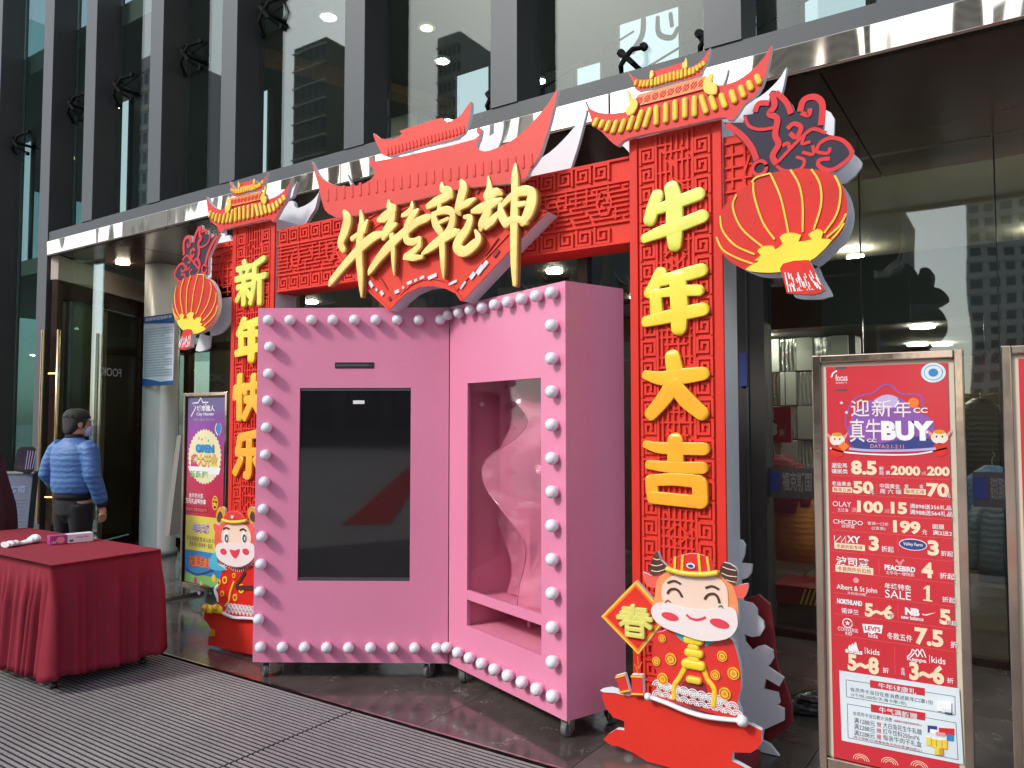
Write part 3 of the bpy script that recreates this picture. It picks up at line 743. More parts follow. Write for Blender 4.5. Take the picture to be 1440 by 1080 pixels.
roofA = dict(
    lower=[(10, 400), (30, 445), (70, 472), (120, 490), (190, 496), (250, 490), (310, 478), (345, 440), (380, 372), (620, 305), (862, 236), (900, 270), (945, 300), (1000, 290), (1060, 270), (1120, 237), (1180, 190), (1230, 140), (1275, 85), (1315, 18), (1302, 110), (1280, 205), (1250, 300), (1205, 365), (1160, 400), (1120, 432), (1090, 480), (1040, 540), (1000, 532), (960, 522), (640, 595), (330, 662), (260, 700), (238, 722), (185, 682), (130, 622), (75, 582), (45, 500)],
    upper=[(312, 205), (345, 238), (390, 258), (440, 258), (475, 245), (490, 205), (600, 170), (700, 140), (725, 175), (760, 170), (800, 150), (850, 100), (888, 36), (878, 90), (862, 140), (835, 190), (802, 237), (600, 285), (392, 338), (362, 300), (335, 245)],
    band=[(382, 368), (620, 301), (862, 234), (868, 322), (640, 382), (402, 442)],
    tiles=[(90, 532, 585), (132, 546, 597), (175, 551, 618), (223, 548, 632), (277, 538, 628), (335, 518, 612), (393, 478, 607), (452, 463, 592), (513, 445, 574), (580, 428, 559), (645, 410, 542), (713, 393, 525), (780, 380, 514), (845, 373, 494), (910, 378, 472), (980, 363, 454), (1050, 340, 420), (1113, 308, 382), (1168, 275, 332), (1225, 231, 289)],
    tiles2=[(372, 268, 302), (405, 272, 312), (430, 273, 312), (455, 270, 310), (482, 262, 306), (510, 250, 301), (533, 240, 296), (558, 232, 287), (585, 224, 279), (612, 215, 271), (640, 207, 266), (667, 200, 257), (692, 195, 251), (720, 190, 241), (748, 186, 231), (775, 179, 221), (800, 167, 201), (822, 154, 180), (845, 139, 166)],
    fin=[[(310, 345), (335, 350), (345, 385), (385, 410), (388, 450), (360, 500), (318, 518), (305, 465), (330, 440), (325, 400)],
         [(905, 218), (918, 235), (905, 280), (940, 295), (938, 365), (880, 368), (850, 345), (842, 290), (862, 250)],
         [(480, 200), (498, 205), (500, 240), (478, 262), (470, 235)], [(722, 112), (732, 125), (735, 165), (725, 190), (700, 185), (698, 150), (715, 140)]])
lantA = dict(
    body=[(200, 530), (215, 505), (285, 487), (380, 470), (480, 468), (570, 487), (620, 540), (648, 620), (645, 700), (620, 770), (570, 822), (500, 890), (420, 930), (340, 955), (240, 960), (170, 945), (100, 910), (52, 862), (30, 812), (28, 760), (45, 680), (110, 590)],
    base=[(168, 943), (232, 905), (212, 900), (242, 878), (225, 858), (252, 835), (300, 833), (310, 850), (345, 822), (330, 792), (370, 770), (432, 782), (418, 812), (482, 802), (465, 780), (510, 753), (536, 770), (528, 800), (578, 805), (500, 887), (420, 928), (340, 955), (240, 958)],
    ribs=[[(30, 790), (60, 850), (130, 890), (205, 917)], [(48, 690), (60, 760), (120, 830), (212, 872)], [(125, 590), (108, 650), (150, 750), (247, 835)], [(205, 532), (210, 600), (250, 720), (306, 802)], [(285, 490), (330, 590), (355, 690), (371, 772)], [(380, 472), (420, 540), (438, 630), (438, 767)], [(480, 470), (520, 540), (525, 640), (490, 757)], [(590, 500), (617, 570), (600, 680), (540, 772)], [(645, 680), (610, 740), (552, 792)], [(635, 725), (604, 770), (577, 800)], [(198, 532), (220, 508), (286, 489)]],
    tassel=[(332, 942), (348, 917), (400, 903), (470, 900), (500, 960), (545, 1040), (520, 1055), (480, 1064), (365, 1056), (348, 985)],
    knot=[(60, 240), (150, 240), (150, 205), (195, 200), (210, 155), (270, 140), (275, 100), (300, 88), (345, 120), (380, 150), (390, 182), (412, 182), (425, 125), (490, 106), (537, 150), (530, 270), (560, 300), (605, 308), (660, 350), (670, 390), (590, 474), (480, 476), (280, 500), (200, 505), (190, 460), (185, 380), (120, 310), (75, 260)],
    lines=[([(70, 250), (140, 300), (190, 360), (215, 420)], 26), ([(285, 100), (300, 160), (275, 200), (312, 225), (302, 300), (318, 345), (290, 400), (310, 440)], 26), ([(305, 98), (355, 145), (378, 200)], 24), ([(205, 192), (225, 152), (275, 150)], 24), ([(158, 213), (178, 258), (230, 275), (302, 265)], 14), ([(420, 190), (438, 135), (490, 120), (526, 155), (520, 255)], 26), ([(425, 195), (460, 207), (468, 175)], 20), ([(360, 272), (390, 247), (425, 265), (402, 312), (372, 292)], 20), ([(305, 440), (370, 370), (440, 300), (485, 272), (545, 292)], 15), ([(440, 305), (430, 342), (470, 332)], 14), ([(430, 382), (482, 392), (480, 350)], 14), ([(512, 340), (560, 315), (620, 325), (662, 370), (652, 412), (572, 466), (512, 450), (512, 420), (562, 412)], 17), ([(512, 340), (500, 378), (552, 386), (562, 360)], 14), ([(335, 352), (362, 340), (372, 372)], 16), ([(300, 440), (345, 470), (420, 462), (440, 420), (400, 405)], 13)])
FB = -.055                       # front boards stand this far in front of the pillars
for s in (1, -1):
    xc = PC[s]; rnd = random.Random(3 if s > 0 else 9)
    pl = MB().prism([(xc - HW, 0), (xc + HW, 0), (xc + HW, PH), (xc - HW, PH)], .012, .205, redlat, board).build('pillar', arch)
    tag(pl, 'red lattice pillar reading 牛年大吉' if s > 0 else 'red lattice pillar reading 新年快乐')
    g = MB()
    for a, b_ in ((-HW, -HW + .045), (HW - .045, HW)): g.box(xc + a, xc + b_, -.002, .0115, .002, PH - .002, red)
    g.build('edge_strip', pl, bevel=.003)
    g = MB(); kz = .02
    while kz + .1 < PH:
        key(g, xc - HW + .062, kz, .072, .082, .0125, -.001, .0118, redlat, False, False)
        key(g, xc + HW - .134, kz, .072, .082, .0125, -.001, .0118, redlat, True, False)
        kz += .1005
    for a in (-.098, .098): g.box(xc + a - .006, xc + a + .006, -.0005, .0117, .005, PH - .005, redlat)
    lattice(g, xc - .088, xc + .088, .01, PH - .02, -.0008, .0116, redlat, True, rnd)
    g.build('fretwork', pl)
    # stub of lattice on the outer side, behind the lantern
    a, b_ = (xc + HW + .001, xc + HW + .30) if s > 0 else (xc - HW - .30, xc - HW - .001)
    st = MB().prism([(a, 2.56), (b_, 2.56), (b_, 3.0), (a, 3.0)], .03, .18, redlat, board).build('wing_panel', arch)
    g = MB(); lattice(g, a + .01, b_ - .01, 2.57, 2.99, .018, .0295, redlat, False, rnd); g.build('fretwork', st)
    # letters
    for ch, (v0, v1) in zip('牛年大吉' if s > 0 else '新年快乐', ((256, 352), (377, 469), (496, 590), (613, 710))):
        z1 = AF.px(955, v0)[1]; z0 = AF.px(955, v1)[1]
        glyph_mesh(ch, xc - .176, xc + .176, z0, z1, -.004, .019, glyph).build('character', pl, smooth=True)
    # roof boards, front and (white) rear
    rf = None
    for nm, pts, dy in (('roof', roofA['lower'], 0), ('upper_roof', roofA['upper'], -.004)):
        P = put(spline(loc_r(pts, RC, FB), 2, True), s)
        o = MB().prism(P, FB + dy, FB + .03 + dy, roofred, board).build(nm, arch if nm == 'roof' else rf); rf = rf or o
    P = put(loc_r(roofA['band'], RC, FB), s)
    bd = MB().prism(P, FB - .009, FB - .0045, orange, orange).build('ridge_band', rf)
    g = MB(); bp_ = loc_r([(400 + i * 54, 408 - i * 15.2) for i in range(9)], RC, FB)
    for x, z in put(bp_, s):
        for k in range(4):
            a0 = k * math.pi / 2; r_ = .016
            g.bar((x + r_ * math.cos(a0), z + r_ * math.sin(a0)), (x + r_ * math.cos(a0 + 1.57), z + r_ * math.sin(a0 + 1.57)), .004, FB - .011, FB - .0092, red)
        g.bar((x - r_, z - r_), (x + r_, z + r_), .004, FB - .0112, FB - .0092, red)
    g.build('band_print', rf)
    for tl, w_ in ((roofA['tiles'], .0155), (roofA['tiles2'], .0095)):
        for (tx, t0, t1) in tl:
            sl_ = 0 if 480 < tx < 800 else (.25 if tx >= 800 else -.25)
            if w_ < .01: sl_ *= .6
            dxx = sl_ * (t1 - t0)
            a, b_ = put(loc_r([(tx - dxx / 2, t0 + 12), (tx + dxx / 2, t1 - 12)] if w_ > .01 else [(tx - dxx / 2, t0 + 7), (tx + dxx / 2, t1 - 7)], RC, FB), s)
            MB().stroke([(a[0], a[1], w_), (b_[0], b_[1], w_)], FB - .003, .012, gold, k=2, seg=8, flat=.9).build('roof_tile', rf, smooth=True)
    for fp in roofA['fin']:
        MB().prism(put(spline(loc_r(fp, RC, FB), 2, True), s), FB - .016, FB - .003, gold).build('ridge_ornament', rf, bevel=.003)
    for pts in (roofA['lower'], roofA['upper']):
        P = put(spline(loc_r(pts, RC, FB), 2, True), s)
        MB().prism(P, .215 if pts is roofA['lower'] else .212, .245, board, board).build('rear_roof_board', arch)
    # lantern boards
    LY = -.10
    L_ = lambda pts: put(loc_r(pts, LC, LY), s)
    kn = MB().prism(L_(sm(lantA['knot'], 2)), LY + .01, LY + .034, slate, board).build('lantern_knot', arch)
    for i, (pts, w_) in enumerate(lantA['lines']):
        MB().ribbon(L_(pts), w_ * .00105, LY + .004 + .0003 * i, LY + .0095, knotred).build('knot_cord', kn)
    c = L_([(228, 458)])[0]; ring = ell(c[0], c[1], .032, n=20); g = MB(); g.ribbon(ring + [ring[0], ring[1]], .016, LY + .003, LY + .0096, knotred); g.build('knot_ring', kn)
    ln = MB().prism(L_(sm(lantA['body'], 4)), LY - .012, LY + .02, lant, board).build('lantern', arch)
    for i, pts in enumerate(lantA['ribs']): MB().ribbon(L_(pts), .0085, LY - .0165 - .0002 * i, LY - .0122, gold).build('lantern_rib', ln)
    MB().prism(L_(spline(lantA['base'], 2, True)), LY - .0195, LY - .0125, gold_l).build('lantern_base', ln)
    ts = MB().prism(L_(lantA['tassel']), LY - .024, LY + .01, lant, board).build('tassel', ln)
    g = MB(); r2 = random.Random(4)
    for i in range(46):
        f = r2.random(); a0 = .08 + .92 * r2.random() ** .6; a1 = min(1, a0 + r2.uniform(.15, .4))
        q0 = (342 + f * 130, 930 - f * 18); q1 = (368 + f * 172, 1052 - 14 * f)
        pp = L_([(q0[0] + (q1[0] - q0[0]) * a0, q0[1] + (q1[1] - q0[1]) * a0), (q0[0] + (q1[0] - q0[0]) * a1, q0[1] + (q1[1] - q0[1]) * a1)])
        g.bar(pp[0], pp[1], .004, LY - .0262 - .0001 * (i % 9), LY - .0242, white)
    g.build('tassel_print', ln)
    for pts in (lantA['body'], lantA['tassel']):
        MB().prism(L_(sm(pts, 3)), LY + .13, LY + .15, board, board).build('rear_lantern_board', arch)
    kk = [(x, z) for x, z in L_(sm(lantA['knot'], 2))]
    MB().prism(kk, LY + .215, LY + .235, board, board).build('rear_knot_board', arch)

# cross beam
BX0, BX1 = XL1 - XC + .002, XR0 - XC - .002
bm_ = MB().prism([(BX0, 2.535), (BX1, 2.535), (BX1, 3.005), (BX0, 3.005)], .022, .19, redlat, red).build('cross_beam', arch)
g = MB(); rnd = random.Random(12); x = BX0 + .03
while x + .1 < BX1:
    key(g, x, 2.56, .085, .082, .0125, .008, .0215, redlat, False, True); key(g, x, 2.9, .085, .082, .0125, .008, .0215, redlat, True, False); x += .112
for z in (2.66, 2.875, 2.546, 2.994): g.box(BX0, BX1, .0085, .0216, z - .006, z + .006, redlat)
lattice(g, BX0 + .01, BX1 - .01, 2.675, 2.865, .0082, .0214, redlat, False, rnd)
g.build('fretwork', bm_)

# centre roof and fan sign
RM = (430, 120, 3.6); FC = (440, 220, 4.235); SY = -.13
main = [(28, 383), (50, 430), (80, 470), (130, 500), (200, 512), (280, 503), (330, 475), (350, 440), (328, 405), (322, 375), (335, 366), (350, 385), (600, 335), (858, 272), (862, 235), (872, 212), (888, 225), (880, 265), (862, 315), (905, 335), (960, 320), (1040, 280), (1110, 225), (1180, 150), (1235, 80), (1275, 18), (1258, 100), (1230, 210), (1205, 290), (1180, 360), (1130, 430), (1080, 490), (800, 520), (600, 570), (400, 620), (200, 670), (115, 650), (85, 600), (62, 500)]
upr = [(345, 243), (375, 268), (430, 275), (475, 262), (490, 242), (480, 232), (580, 200), (690, 166), (702, 185), (740, 182), (790, 150), (837, 84), (832, 160), (815, 215), (770, 268), (600, 312), (412, 362), (375, 320), (352, 275)]
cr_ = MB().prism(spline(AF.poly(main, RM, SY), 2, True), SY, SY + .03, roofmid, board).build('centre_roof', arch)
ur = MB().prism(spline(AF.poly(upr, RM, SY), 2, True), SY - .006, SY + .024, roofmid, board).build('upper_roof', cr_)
for i in range(22):
    f = i / 21; a, b_ = AF.poly([(415 + f * 385, 325 - f * 112), (420 + f * 385, 350 - f * 112)], RM, SY)
    MB().stroke([(a[0], a[1], .010), (b_[0], b_[1], .010)], SY - .004, .009, roofmid, k=2, seg=6, flat=.9).build('roof_tile', cr_, smooth=True)
for i in range(26):
    f = i / 25; yb = 560 - f * 160 - (60 * max(0, f - .8) * 5 if f > .8 else 0)
    a, b_ = AF.poly([(110 + f * 1030, 585 - f * 175 - 55), (112 + f * 1030, 585 - f * 175 - 5)], RM, SY)
    MB().stroke([(a[0], a[1], .014), (b_[0], b_[1], .014)], SY + .004, .009, roofmid, k=2, seg=6, flat=.9).build('roof_tile', cr_, smooth=True)
for P_ in (main, upr):
    MB().prism(spline(AF.poly(P_, RM, SY), 2, True), .2 if P_ is main else .203, .225, board, board).build('rear_roof_board', arch)
fan = [(130, 560), (250, 420), (480, 265), (640, 200), (800, 150), (960, 165), (1110, 205), (1240, 270), (1400, 330), (1280, 450), (1100, 640), (893, 862), (860, 815), (800, 785), (720, 768), (640, 775), (560, 812), (505, 860), (455, 917), (300, 775), (200, 670)]
FY = -.10
fs = MB().prism(spline(AF.poly(fan, FC, FY), 1, True), FY, .018, redfan, board).build('fan_sign', arch)
fin_ = AF.poly(fan, FC, FY); cx_ = sum(p[0] for p in fin_) / len(fin_); cz_ = sum(p[1] for p in fin_) / len(fin_)
# raised rim and inner field
g = MB()
for k_ in (.985, .80):
    pts = [(cx_ + (p[0] - cx_) * k_, cz_ + (p[1] - cz_) * k_) for p in fin_]
    for p, q_ in zip(pts, pts[1:] + pts[:1]): g.bar(p, q_, .016 if k_ > .9 else .007, FY - .007, FY - .0005, redfan)
g.build('rim', fs)
for (x, z, w_, h_, wh) in ((350, 762, 46, 22, 1), (383, 795, 18, 14, 1), (415, 815, 30, 22, 1), (460, 848, 22, 18, 0), (505, 806, 34, 20, 1), (543, 782, 16, 14, 1), (580, 752, 36, 18, 1), (617, 738, 22, 14, 1), (655, 722, 32, 16, 1), (716, 716, 64, 22, 1), (838, 752, 58, 14, 1), (898, 768, 50, 12, 1), (955, 711, 42, 24, 1), (1000, 676, 56, 30, 1), (1032, 641, 36, 24, 1), (1095, 578, 46, 18, 0), (1240, 470, 22, 24, 0), (1310, 392, 50, 16, 0), (1340, 368, 40, 14, 0), (510, 248, 16, 30, 0), (545, 225, 16, 30, 0), (580, 220, 30, 22, 0), (622, 200, 16, 34, 0), (660, 190, 40, 18, 0), (700, 175, 14, 26, 0), (820, 152, 46, 8, 0), (955, 180, 40, 12, 0), (990, 205, 40, 14, 0), (430, 760, 90, 5, 0), (1070, 540, 120, 4, 0)):
    an = math.atan2(-40, 30) if x < 480 else (math.atan2(45, 45) if x > 860 else .25)
    c = AF.poly([(x, z)], FC, FY)[0]; sc_ = .00108
    P = [(c[0] + (a * w_ / 2 * math.cos(an) - b_ * h_ / 2 * math.sin(an)) * sc_, c[1] + (a * w_ / 2 * math.sin(an) + b_ * h_ / 2 * math.cos(an)) * sc_) for a, b_ in ((-1, -1), (1, -1), (1, 1), (-1, 1))]
    MB().prism(P, FY - .0085, FY - .002, board if wh else darkred).build('cut_opening', fs)
CAL = {
 '牛': [[(280, 325, 8), (290, 380, 18), (280, 480, 26), (275, 600, 25), (282, 700, 21), (285, 790, 12), (285, 836, 3)], [(400, 465, 20), (360, 480, 28), (300, 528, 30), (230, 600, 26), (160, 680, 23), (110, 742, 20), (95, 765, 9)], [(182, 325, 10), (205, 375, 32), (188, 450, 32), (166, 515, 26), (180, 555, 18)], [(320, 385, 10), (300, 440, 22)], [(235, 490, 16), (262, 470, 14)]],
 '转': [[(447, 262, 6), (455, 298, 20), (482, 312, 20), (425, 362, 30), (387, 378, 12)], [(478, 330, 16), (464, 395, 25), (432, 455, 28), (417, 488, 12)], [(490, 405, 12), (462, 432, 18)], [(705, 352, 8), (680, 366, 22), (620, 392, 24), (560, 440, 24), (520, 472, 24), (450, 540, 30), (390, 612, 24), (342, 678, 18), (327, 702, 5)], [(470, 470, 16), (478, 560, 15), (479, 650, 9), (481, 706, 2)], [(588, 270, 5), (588, 310, 16), (565, 338, 18), (532, 352, 10)], [(622, 318, 9), (602, 345, 20), (568, 400, 22), (555, 470, 20), (565, 505, 20), (605, 508, 20), (632, 490, 14)], [(634, 500, 12), (632, 535, 16), (598, 568, 18), (556, 596, 17)], [(545, 603, 12), (600, 604, 18), (648, 600, 10)]],
 '乾': [[(765, 157, 6), (770, 192, 18), (806, 210, 26), (820, 238, 16)], [(684, 298, 16), (740, 266, 26), (800, 238, 24)], [(758, 262, 10), (752, 315, 12)], [(716, 340, 12), (730, 400, 22), (760, 452, 18)], [(720, 345, 12), (790, 320, 22), (832, 342, 18), (822, 420, 22), (786, 462, 14)], [(760, 392, 10), (804, 372, 10)], [(650, 580, 8), (700, 545, 22), (770, 492, 26), (850, 450, 20), (866, 438, 6)], [(768, 470, 16), (772, 560, 18), (775, 660, 12), (775, 726, 2)], [(880, 143, 8), (897, 185, 26), (882, 250, 26), (866, 318, 22), (870, 342, 9)], [(872, 312, 10), (920, 280, 20), (962, 254, 8)], [(900, 360, 9), (936, 368, 18), (920, 430, 24), (872, 500, 28), (862, 545, 28), (902, 568, 28), (958, 530, 28), (986, 490, 20), (964, 440, 6)]],
 '坤': [[(1040, 120, 4), (1050, 190, 18), (1040, 240, 26), (1090, 214, 24), (1118, 222, 9)], [(948, 326, 12), (1000, 310, 26), (1070, 280, 24), (1118, 254, 9)], [(1046, 250, 14), (1040, 330, 24), (1010, 400, 27), (998, 432, 12)], [(1030, 420, 16), (1070, 380, 22), (1112, 330, 10)], [(1203, 45, 5), (1203, 120, 20), (1203, 220, 20), (1200, 350, 22), (1197, 500, 20), (1197, 640, 17), (1200, 762, 10)], [(1113, 285, 10), (1125, 350, 22), (1152, 402, 22)], [(1120, 300, 12), (1180, 240, 18), (1250, 206, 26), (1302, 216, 24), (1302, 270, 30), (1282, 340, 28), (1248, 392, 20)], [(1150, 402, 20), (1200, 372, 18), (1268, 392, 14)], [(1215, 290, 14), (1262, 280, 12)]]}
for ch, sts in CAL.items():
    g = MB(); g2 = MB()
    for i, st in enumerate(sts):
        cy = FY - .045
        pp = AF.poly([(p[0], p[1]) for p in st], FC, cy); pw = [(a[0], a[1], (p[2] * 1.12 + 2) * .00097) for a, p in zip(pp, st)]
        g.stroke(pw, cy + .012, .016 + .0003 * i, callig, k=5, flat=.2, seg=16)
        g2.stroke([(a, b_, c * 1.08) for a, b_, c in pw], cy + .038, .026 + .0006 * i, callig_side, k=4, flat=.25)
    o = g.build('character', fs, smooth=True); g2.build('character_backing', fs, smooth=True)

# ------------------------------------------------------------------ pink cabinets
def floor_at(u, v): return atz(u, v, 0)
vw = Vector((-math.sin(YAW), math.cos(YAW), 0)); rt = Vector((math.cos(YAW), math.sin(YAW), 0))
def at(dep, lat): return vw * dep + rt * lat
p_in = at(4.86, (632 - 720) / F * 4.86); p_l = at(4.885, (361 - 720) / F * 4.885); p_r = at(3.93, (795.5 - 720) / F * 3.93)
TH, BZ, TZ = .41, .10, 2.325
def cabinet_frame(a, b): return Frame(a, math.atan2(b.y - a.y, b.x - a.x)), (b - a).length
def caster(parent, x, y, rz=0.):
    c = MB().box(-.035, .035, -.035, .035, .086, .0995, steel).box(-.026, -.018, -.03, .022, .03, .086, steel).box(.018, .026, -.03, .022, .03, .086, steel).build('caster', parent, (x, y, 0), rz=rz, bevel=.002)
    MB().lathe([(.016, -.0165), (.036, -.0165), (.0395, -.012), (.0395, .012), (.036, .0165), (.016, .0165)], rubber, 20, (0, -.014, .0395), 'x').build('wheel', c, smooth=False)
bulb = MB().lathe([(.029, .0), (.029, -.006), (.024, -.008)], pinkin, 18, (0, 0, 0), 'y').lathe([(.022, -.004), (.029, -.014), (.0335, -.026), (.0345, -.034), (.0325, -.046), (.026, -.057), (.015, -.064), (.004, -.0665)], bulbm, 20, (0, 0, 0), 'y').mesh('bulb', True)
# --- left cabinet with the dark screen
LF, LW = cabinet_frame(p_l, p_in)
lc = thing('screen_cabinet', 'pink wheeled cabinet with a tall black screen and white bulbs on its rim', 'cabinet', LF.o, LF.ang)
LW -= .004
s0, s1 = LF.px(420, 680)[0], LF.px(577, 680)[0]; sz1, sz0 = LF.px(500, 545.5)[1], LF.px(500, 817)[1]
g = MB()
D = .03
g.box(0, s0, 0, D, BZ, TZ, pink).box(s1, LW, 0, D, BZ, TZ, pink).box(s0, s1, 0, D, BZ, sz0, pink).box(s0, s1, 0, D, sz1, TZ, pink)
o = g.build('front_panel', lc)
MB().box(0, LW, D + .001, TH, BZ + .001, TZ - .001, pink).build('body', lc, bevel=.006)
mbz = MB().box(s0 + .001, s1 - .001, .012, .029, sz0 + .001, sz1 - .001, screen).build('screen', lc)
MB().box(s0 + .002, s1 - .002, .004, .0118, sz1 - .018, sz1 - .002, greyst).box(s0 + .002, s1 - .002, .004, .0118, sz0 + .002, sz0 + .020, greyst).build('bezel', mbz)
a, b_ = LF.px(496, 568), LF.px(512, 563)
MB().box(a[0], b_[0], .0105, .0118, a[1], b_[1], white).build('sticker', mbz)
a, b_ = LF.px(471, 518), LF.px(526, 509.5)
MB().box(a[0], b_[0], -.004, .0, a[1], b_[1], black).build('camera_slot', lc, bevel=.002)
MB().box(a[0] + .008, b_[0] - .03, -.006, -.0042, a[1] + .012, b_[1] - .012, inkdk).prism(ell(b_[0] - .016, (a[1] + b_[1]) / 2, .006, n=12), -.006, -.0042, greyst).build('lens', lc)
for i in range(9):
    for v in (450, 911):
        x = LF.px(377.5 + i * 30.2 if v == 450 else 366 + i * 31.0, v, -.035); obj('bulb', bulb, lc, (x[0], 0, LF.px(500, v, -.035)[1]))
za, zb = LF.px(500, 450, -.035)[1], LF.px(500, 911, -.035)[1]; xb = LF.px(371.5, 680, -.035)[0]
for j in range(1, 12): obj('bulb', bulb, lc, (LF.px(377.5 - .99 * j, 680, -.035)[0], 0, za + (zb - za) * j / 12))
for (x, y, rz) in ((.06, .06, .5), (LW - .12, .06, -.6), (.06, TH - .07, .2), (LW - .12, TH - .07, 1.0)): caster(lc, x, y, rz)
# --- right cabinet with the window and the slide
RF, RW = cabinet_frame(p_in, p_r)
rc = thing('slide_cabinet', 'pink wheeled cabinet with a glazed window over a winding clear slide', 'cabinet', RF.o, RF.ang)
x0 = .004; w0 = RF.px(657, 700)[0]; w1 = RF.px(761, 700)[0]
wz1 = RF.px(657, 540)[1]; wz1b = RF.px(761, 530)[1]; wz1 = (wz1 + wz1b) / 2
bz1 = RF.px(657, 830)[1]; bz0 = RF.px(657, 843)[1]; wz0 = (RF.px(657, 880)[1])
g = MB(); D = .022
g.box(x0, w0, 0, D, BZ, TZ, pink).box(w1, RW, 0, D, BZ, TZ, pink).box(w0, w1, 0, D, BZ, wz0, pink).box(w0, w1, 0, D, wz1, TZ, pink).box(w0, w1, .001, D, bz0, bz1, pink)
g.build('front_panel', rc)
MB().box(RW - .02, RW, D + .0005, TH, BZ, TZ, pink).box(x0, x0 + .02, D + .0005, TH, BZ, TZ, pink).box(x0 + .0205, RW - .0205, TH - .02, TH - .0005, BZ, TZ, pinkin).box(x0 + .0205, RW - .0205, D + .0005, TH - .0205, BZ, BZ + .03, pinkin).box(x0 + .0205, RW - .0205, D + .0005, TH - .0205, TZ - .02, TZ - .0004, pink).build('body', rc)
MB().box(w0 + .22, w0 + .245, .29, TH - .021, wz0 - .06, wz1 + .1, pinkin).box(w0 - .05, w0 - .03, D + .005, TH - .021, wz0 - .06, wz1 + .1, pinkin).build('inner_wall', rc)
MB().box(w0 - .03, w1 + .05, D + .001, TH - .025, bz0 - .012, bz0 + .012, pinkin).box(w0 - .03, w1 + .05, D + .001, TH - .025, wz0 - .03, wz0 - .004, pinkin).build('inner_shelf', rc)
MB().box(w0 + .0005, w1 - .0005, .012, .017, bz1, wz1, g_clear).build('window_pane', rc)
# winding translucent slide: a wavy ribbon descending
m, t = newmat('pink_acrylic'); acry = m
b = N(t, 'ShaderNodeBsdfPrincipled'); b.inputs['Base Color'].default_value = (.72, .27, .39, 1); b.inputs['Roughness'].default_value = .10; b.inputs['Coat Weight'].default_value = .35
tr = N(t, 'ShaderNodeBsdfTransparent'); tr.inputs[0].default_value = (.95, .72, .78, 1); ms_ = N(t, 'ShaderNodeMixShader'); ms_.inputs[0].default_value = .6
t.links.new(tr.outputs[0], ms_.inputs[1]); t.links.new(b.outputs[0], ms_.inputs[2]); out(t, ms_.outputs[0])
g = MB(); n = 90; sw = w1 - w0
eL = spline([(0, .36), (.1, .44), (.2, .62), (.3, .46), (.4, .13), (.5, .14), (.6, .38), (.7, .60), (.8, .57), (.9, .52), (1, .54)], 10)
eR = spline([(0, .56), (.1, .70), (.2, .98), (.3, .90), (.4, .76), (.5, .74), (.6, .92), (.7, 1.06), (.8, 1.0), (.9, .99), (1, 1.05)], 10)
def edge(E_, f):
    for p, q_ in zip(E_, E_[1:]):
        if p[0] <= f <= q_[0] + 1e-6: return p[1] + (q_[1] - p[1]) * (f - p[0]) / max(q_[0] - p[0], 1e-6)
    return E_[-1][1]
def sheet(dx, dy, dph, name):
    g = MB()
    for i in range(n + 1):
        f = i / n; z = wz1 + .05 - (wz1 + .05 - bz0 - .015) * f; f2 = min(1, max(0, f + dph))
        l_, r__ = edge(eL, f2) + dx, edge(eR, f2) + dx; ph = f2 * 9.5
        for j in range(9):
            s_ = j / 8
            g.v.append((min(w0 + sw * (l_ + (r__ - l_) * s_), w1 + .16), dy + .10 * s_ + .035 * math.sin(ph + s_ * 1.5), z + .04 * math.sin(ph + .8) * (s_ - .5)))
    for i in range(n):
        for j in range(8): q = i * 9 + j; g.face((q, q + 1, q + 10, q + 9), acry)
    o = g.build(name, rc, smooth=True)
    h = MB()
    for j in (0, 8): h.tube([o.data.vertices[i * 9 + j].co.copy() for i in range(0, n + 1, 3)], .0035, acry, 6)
    h.build('slide_rim', rc, smooth=True)
sheet(0, .09, 0, 'slide')
eL = [(i / 40, .62 + .16 * math.sin(i / 40 * 9.5 + 2.2)) for i in range(41)]; eR = [(i / 40, 1.02 + .16 * math.sin(i / 40 * 9.5 + 1.2)) for i in range(41)]
sheet(0, .20, 0, 'slide')
eL = [(i / 40, .02 + .12 * math.sin(i / 40 * 8.0 + .4)) for i in range(41)]; eR = [(i / 40, .44 + .16 * math.sin(i / 40 * 8.0 - .3)) for i in range(41)]
sheet(0, .235, 0, 'slide')
bx = [RF.px(u, 500, -.036)[0] for u in (637, 650, 665, 681, 699, 717, 736, 756, 775)]
zt_ = RF.px(775, 411.5, -.036)[1]; zb_ = RF.px(775, 979, -.036)[1]
for i in range(9):
    x = .032 + (RF.px(775, 500, -.036)[0] - .032) * i / 8
    for z in (zt_, zb_): obj('bulb', bulb, rc, (x, 0, z))
for j in range(1, 12): obj('bulb', bulb, rc, (RF.px(775, 600, -.036)[0], 0, zt_ + (zb_ - zt_) * j / 12))
for (x, y, rz) in ((.08, .06, .9), (RW - .06, .06, .3), (.10, TH - .07, .2), (RW - .06, TH - .06, 1.3)): caster(rc, x, y, rz)

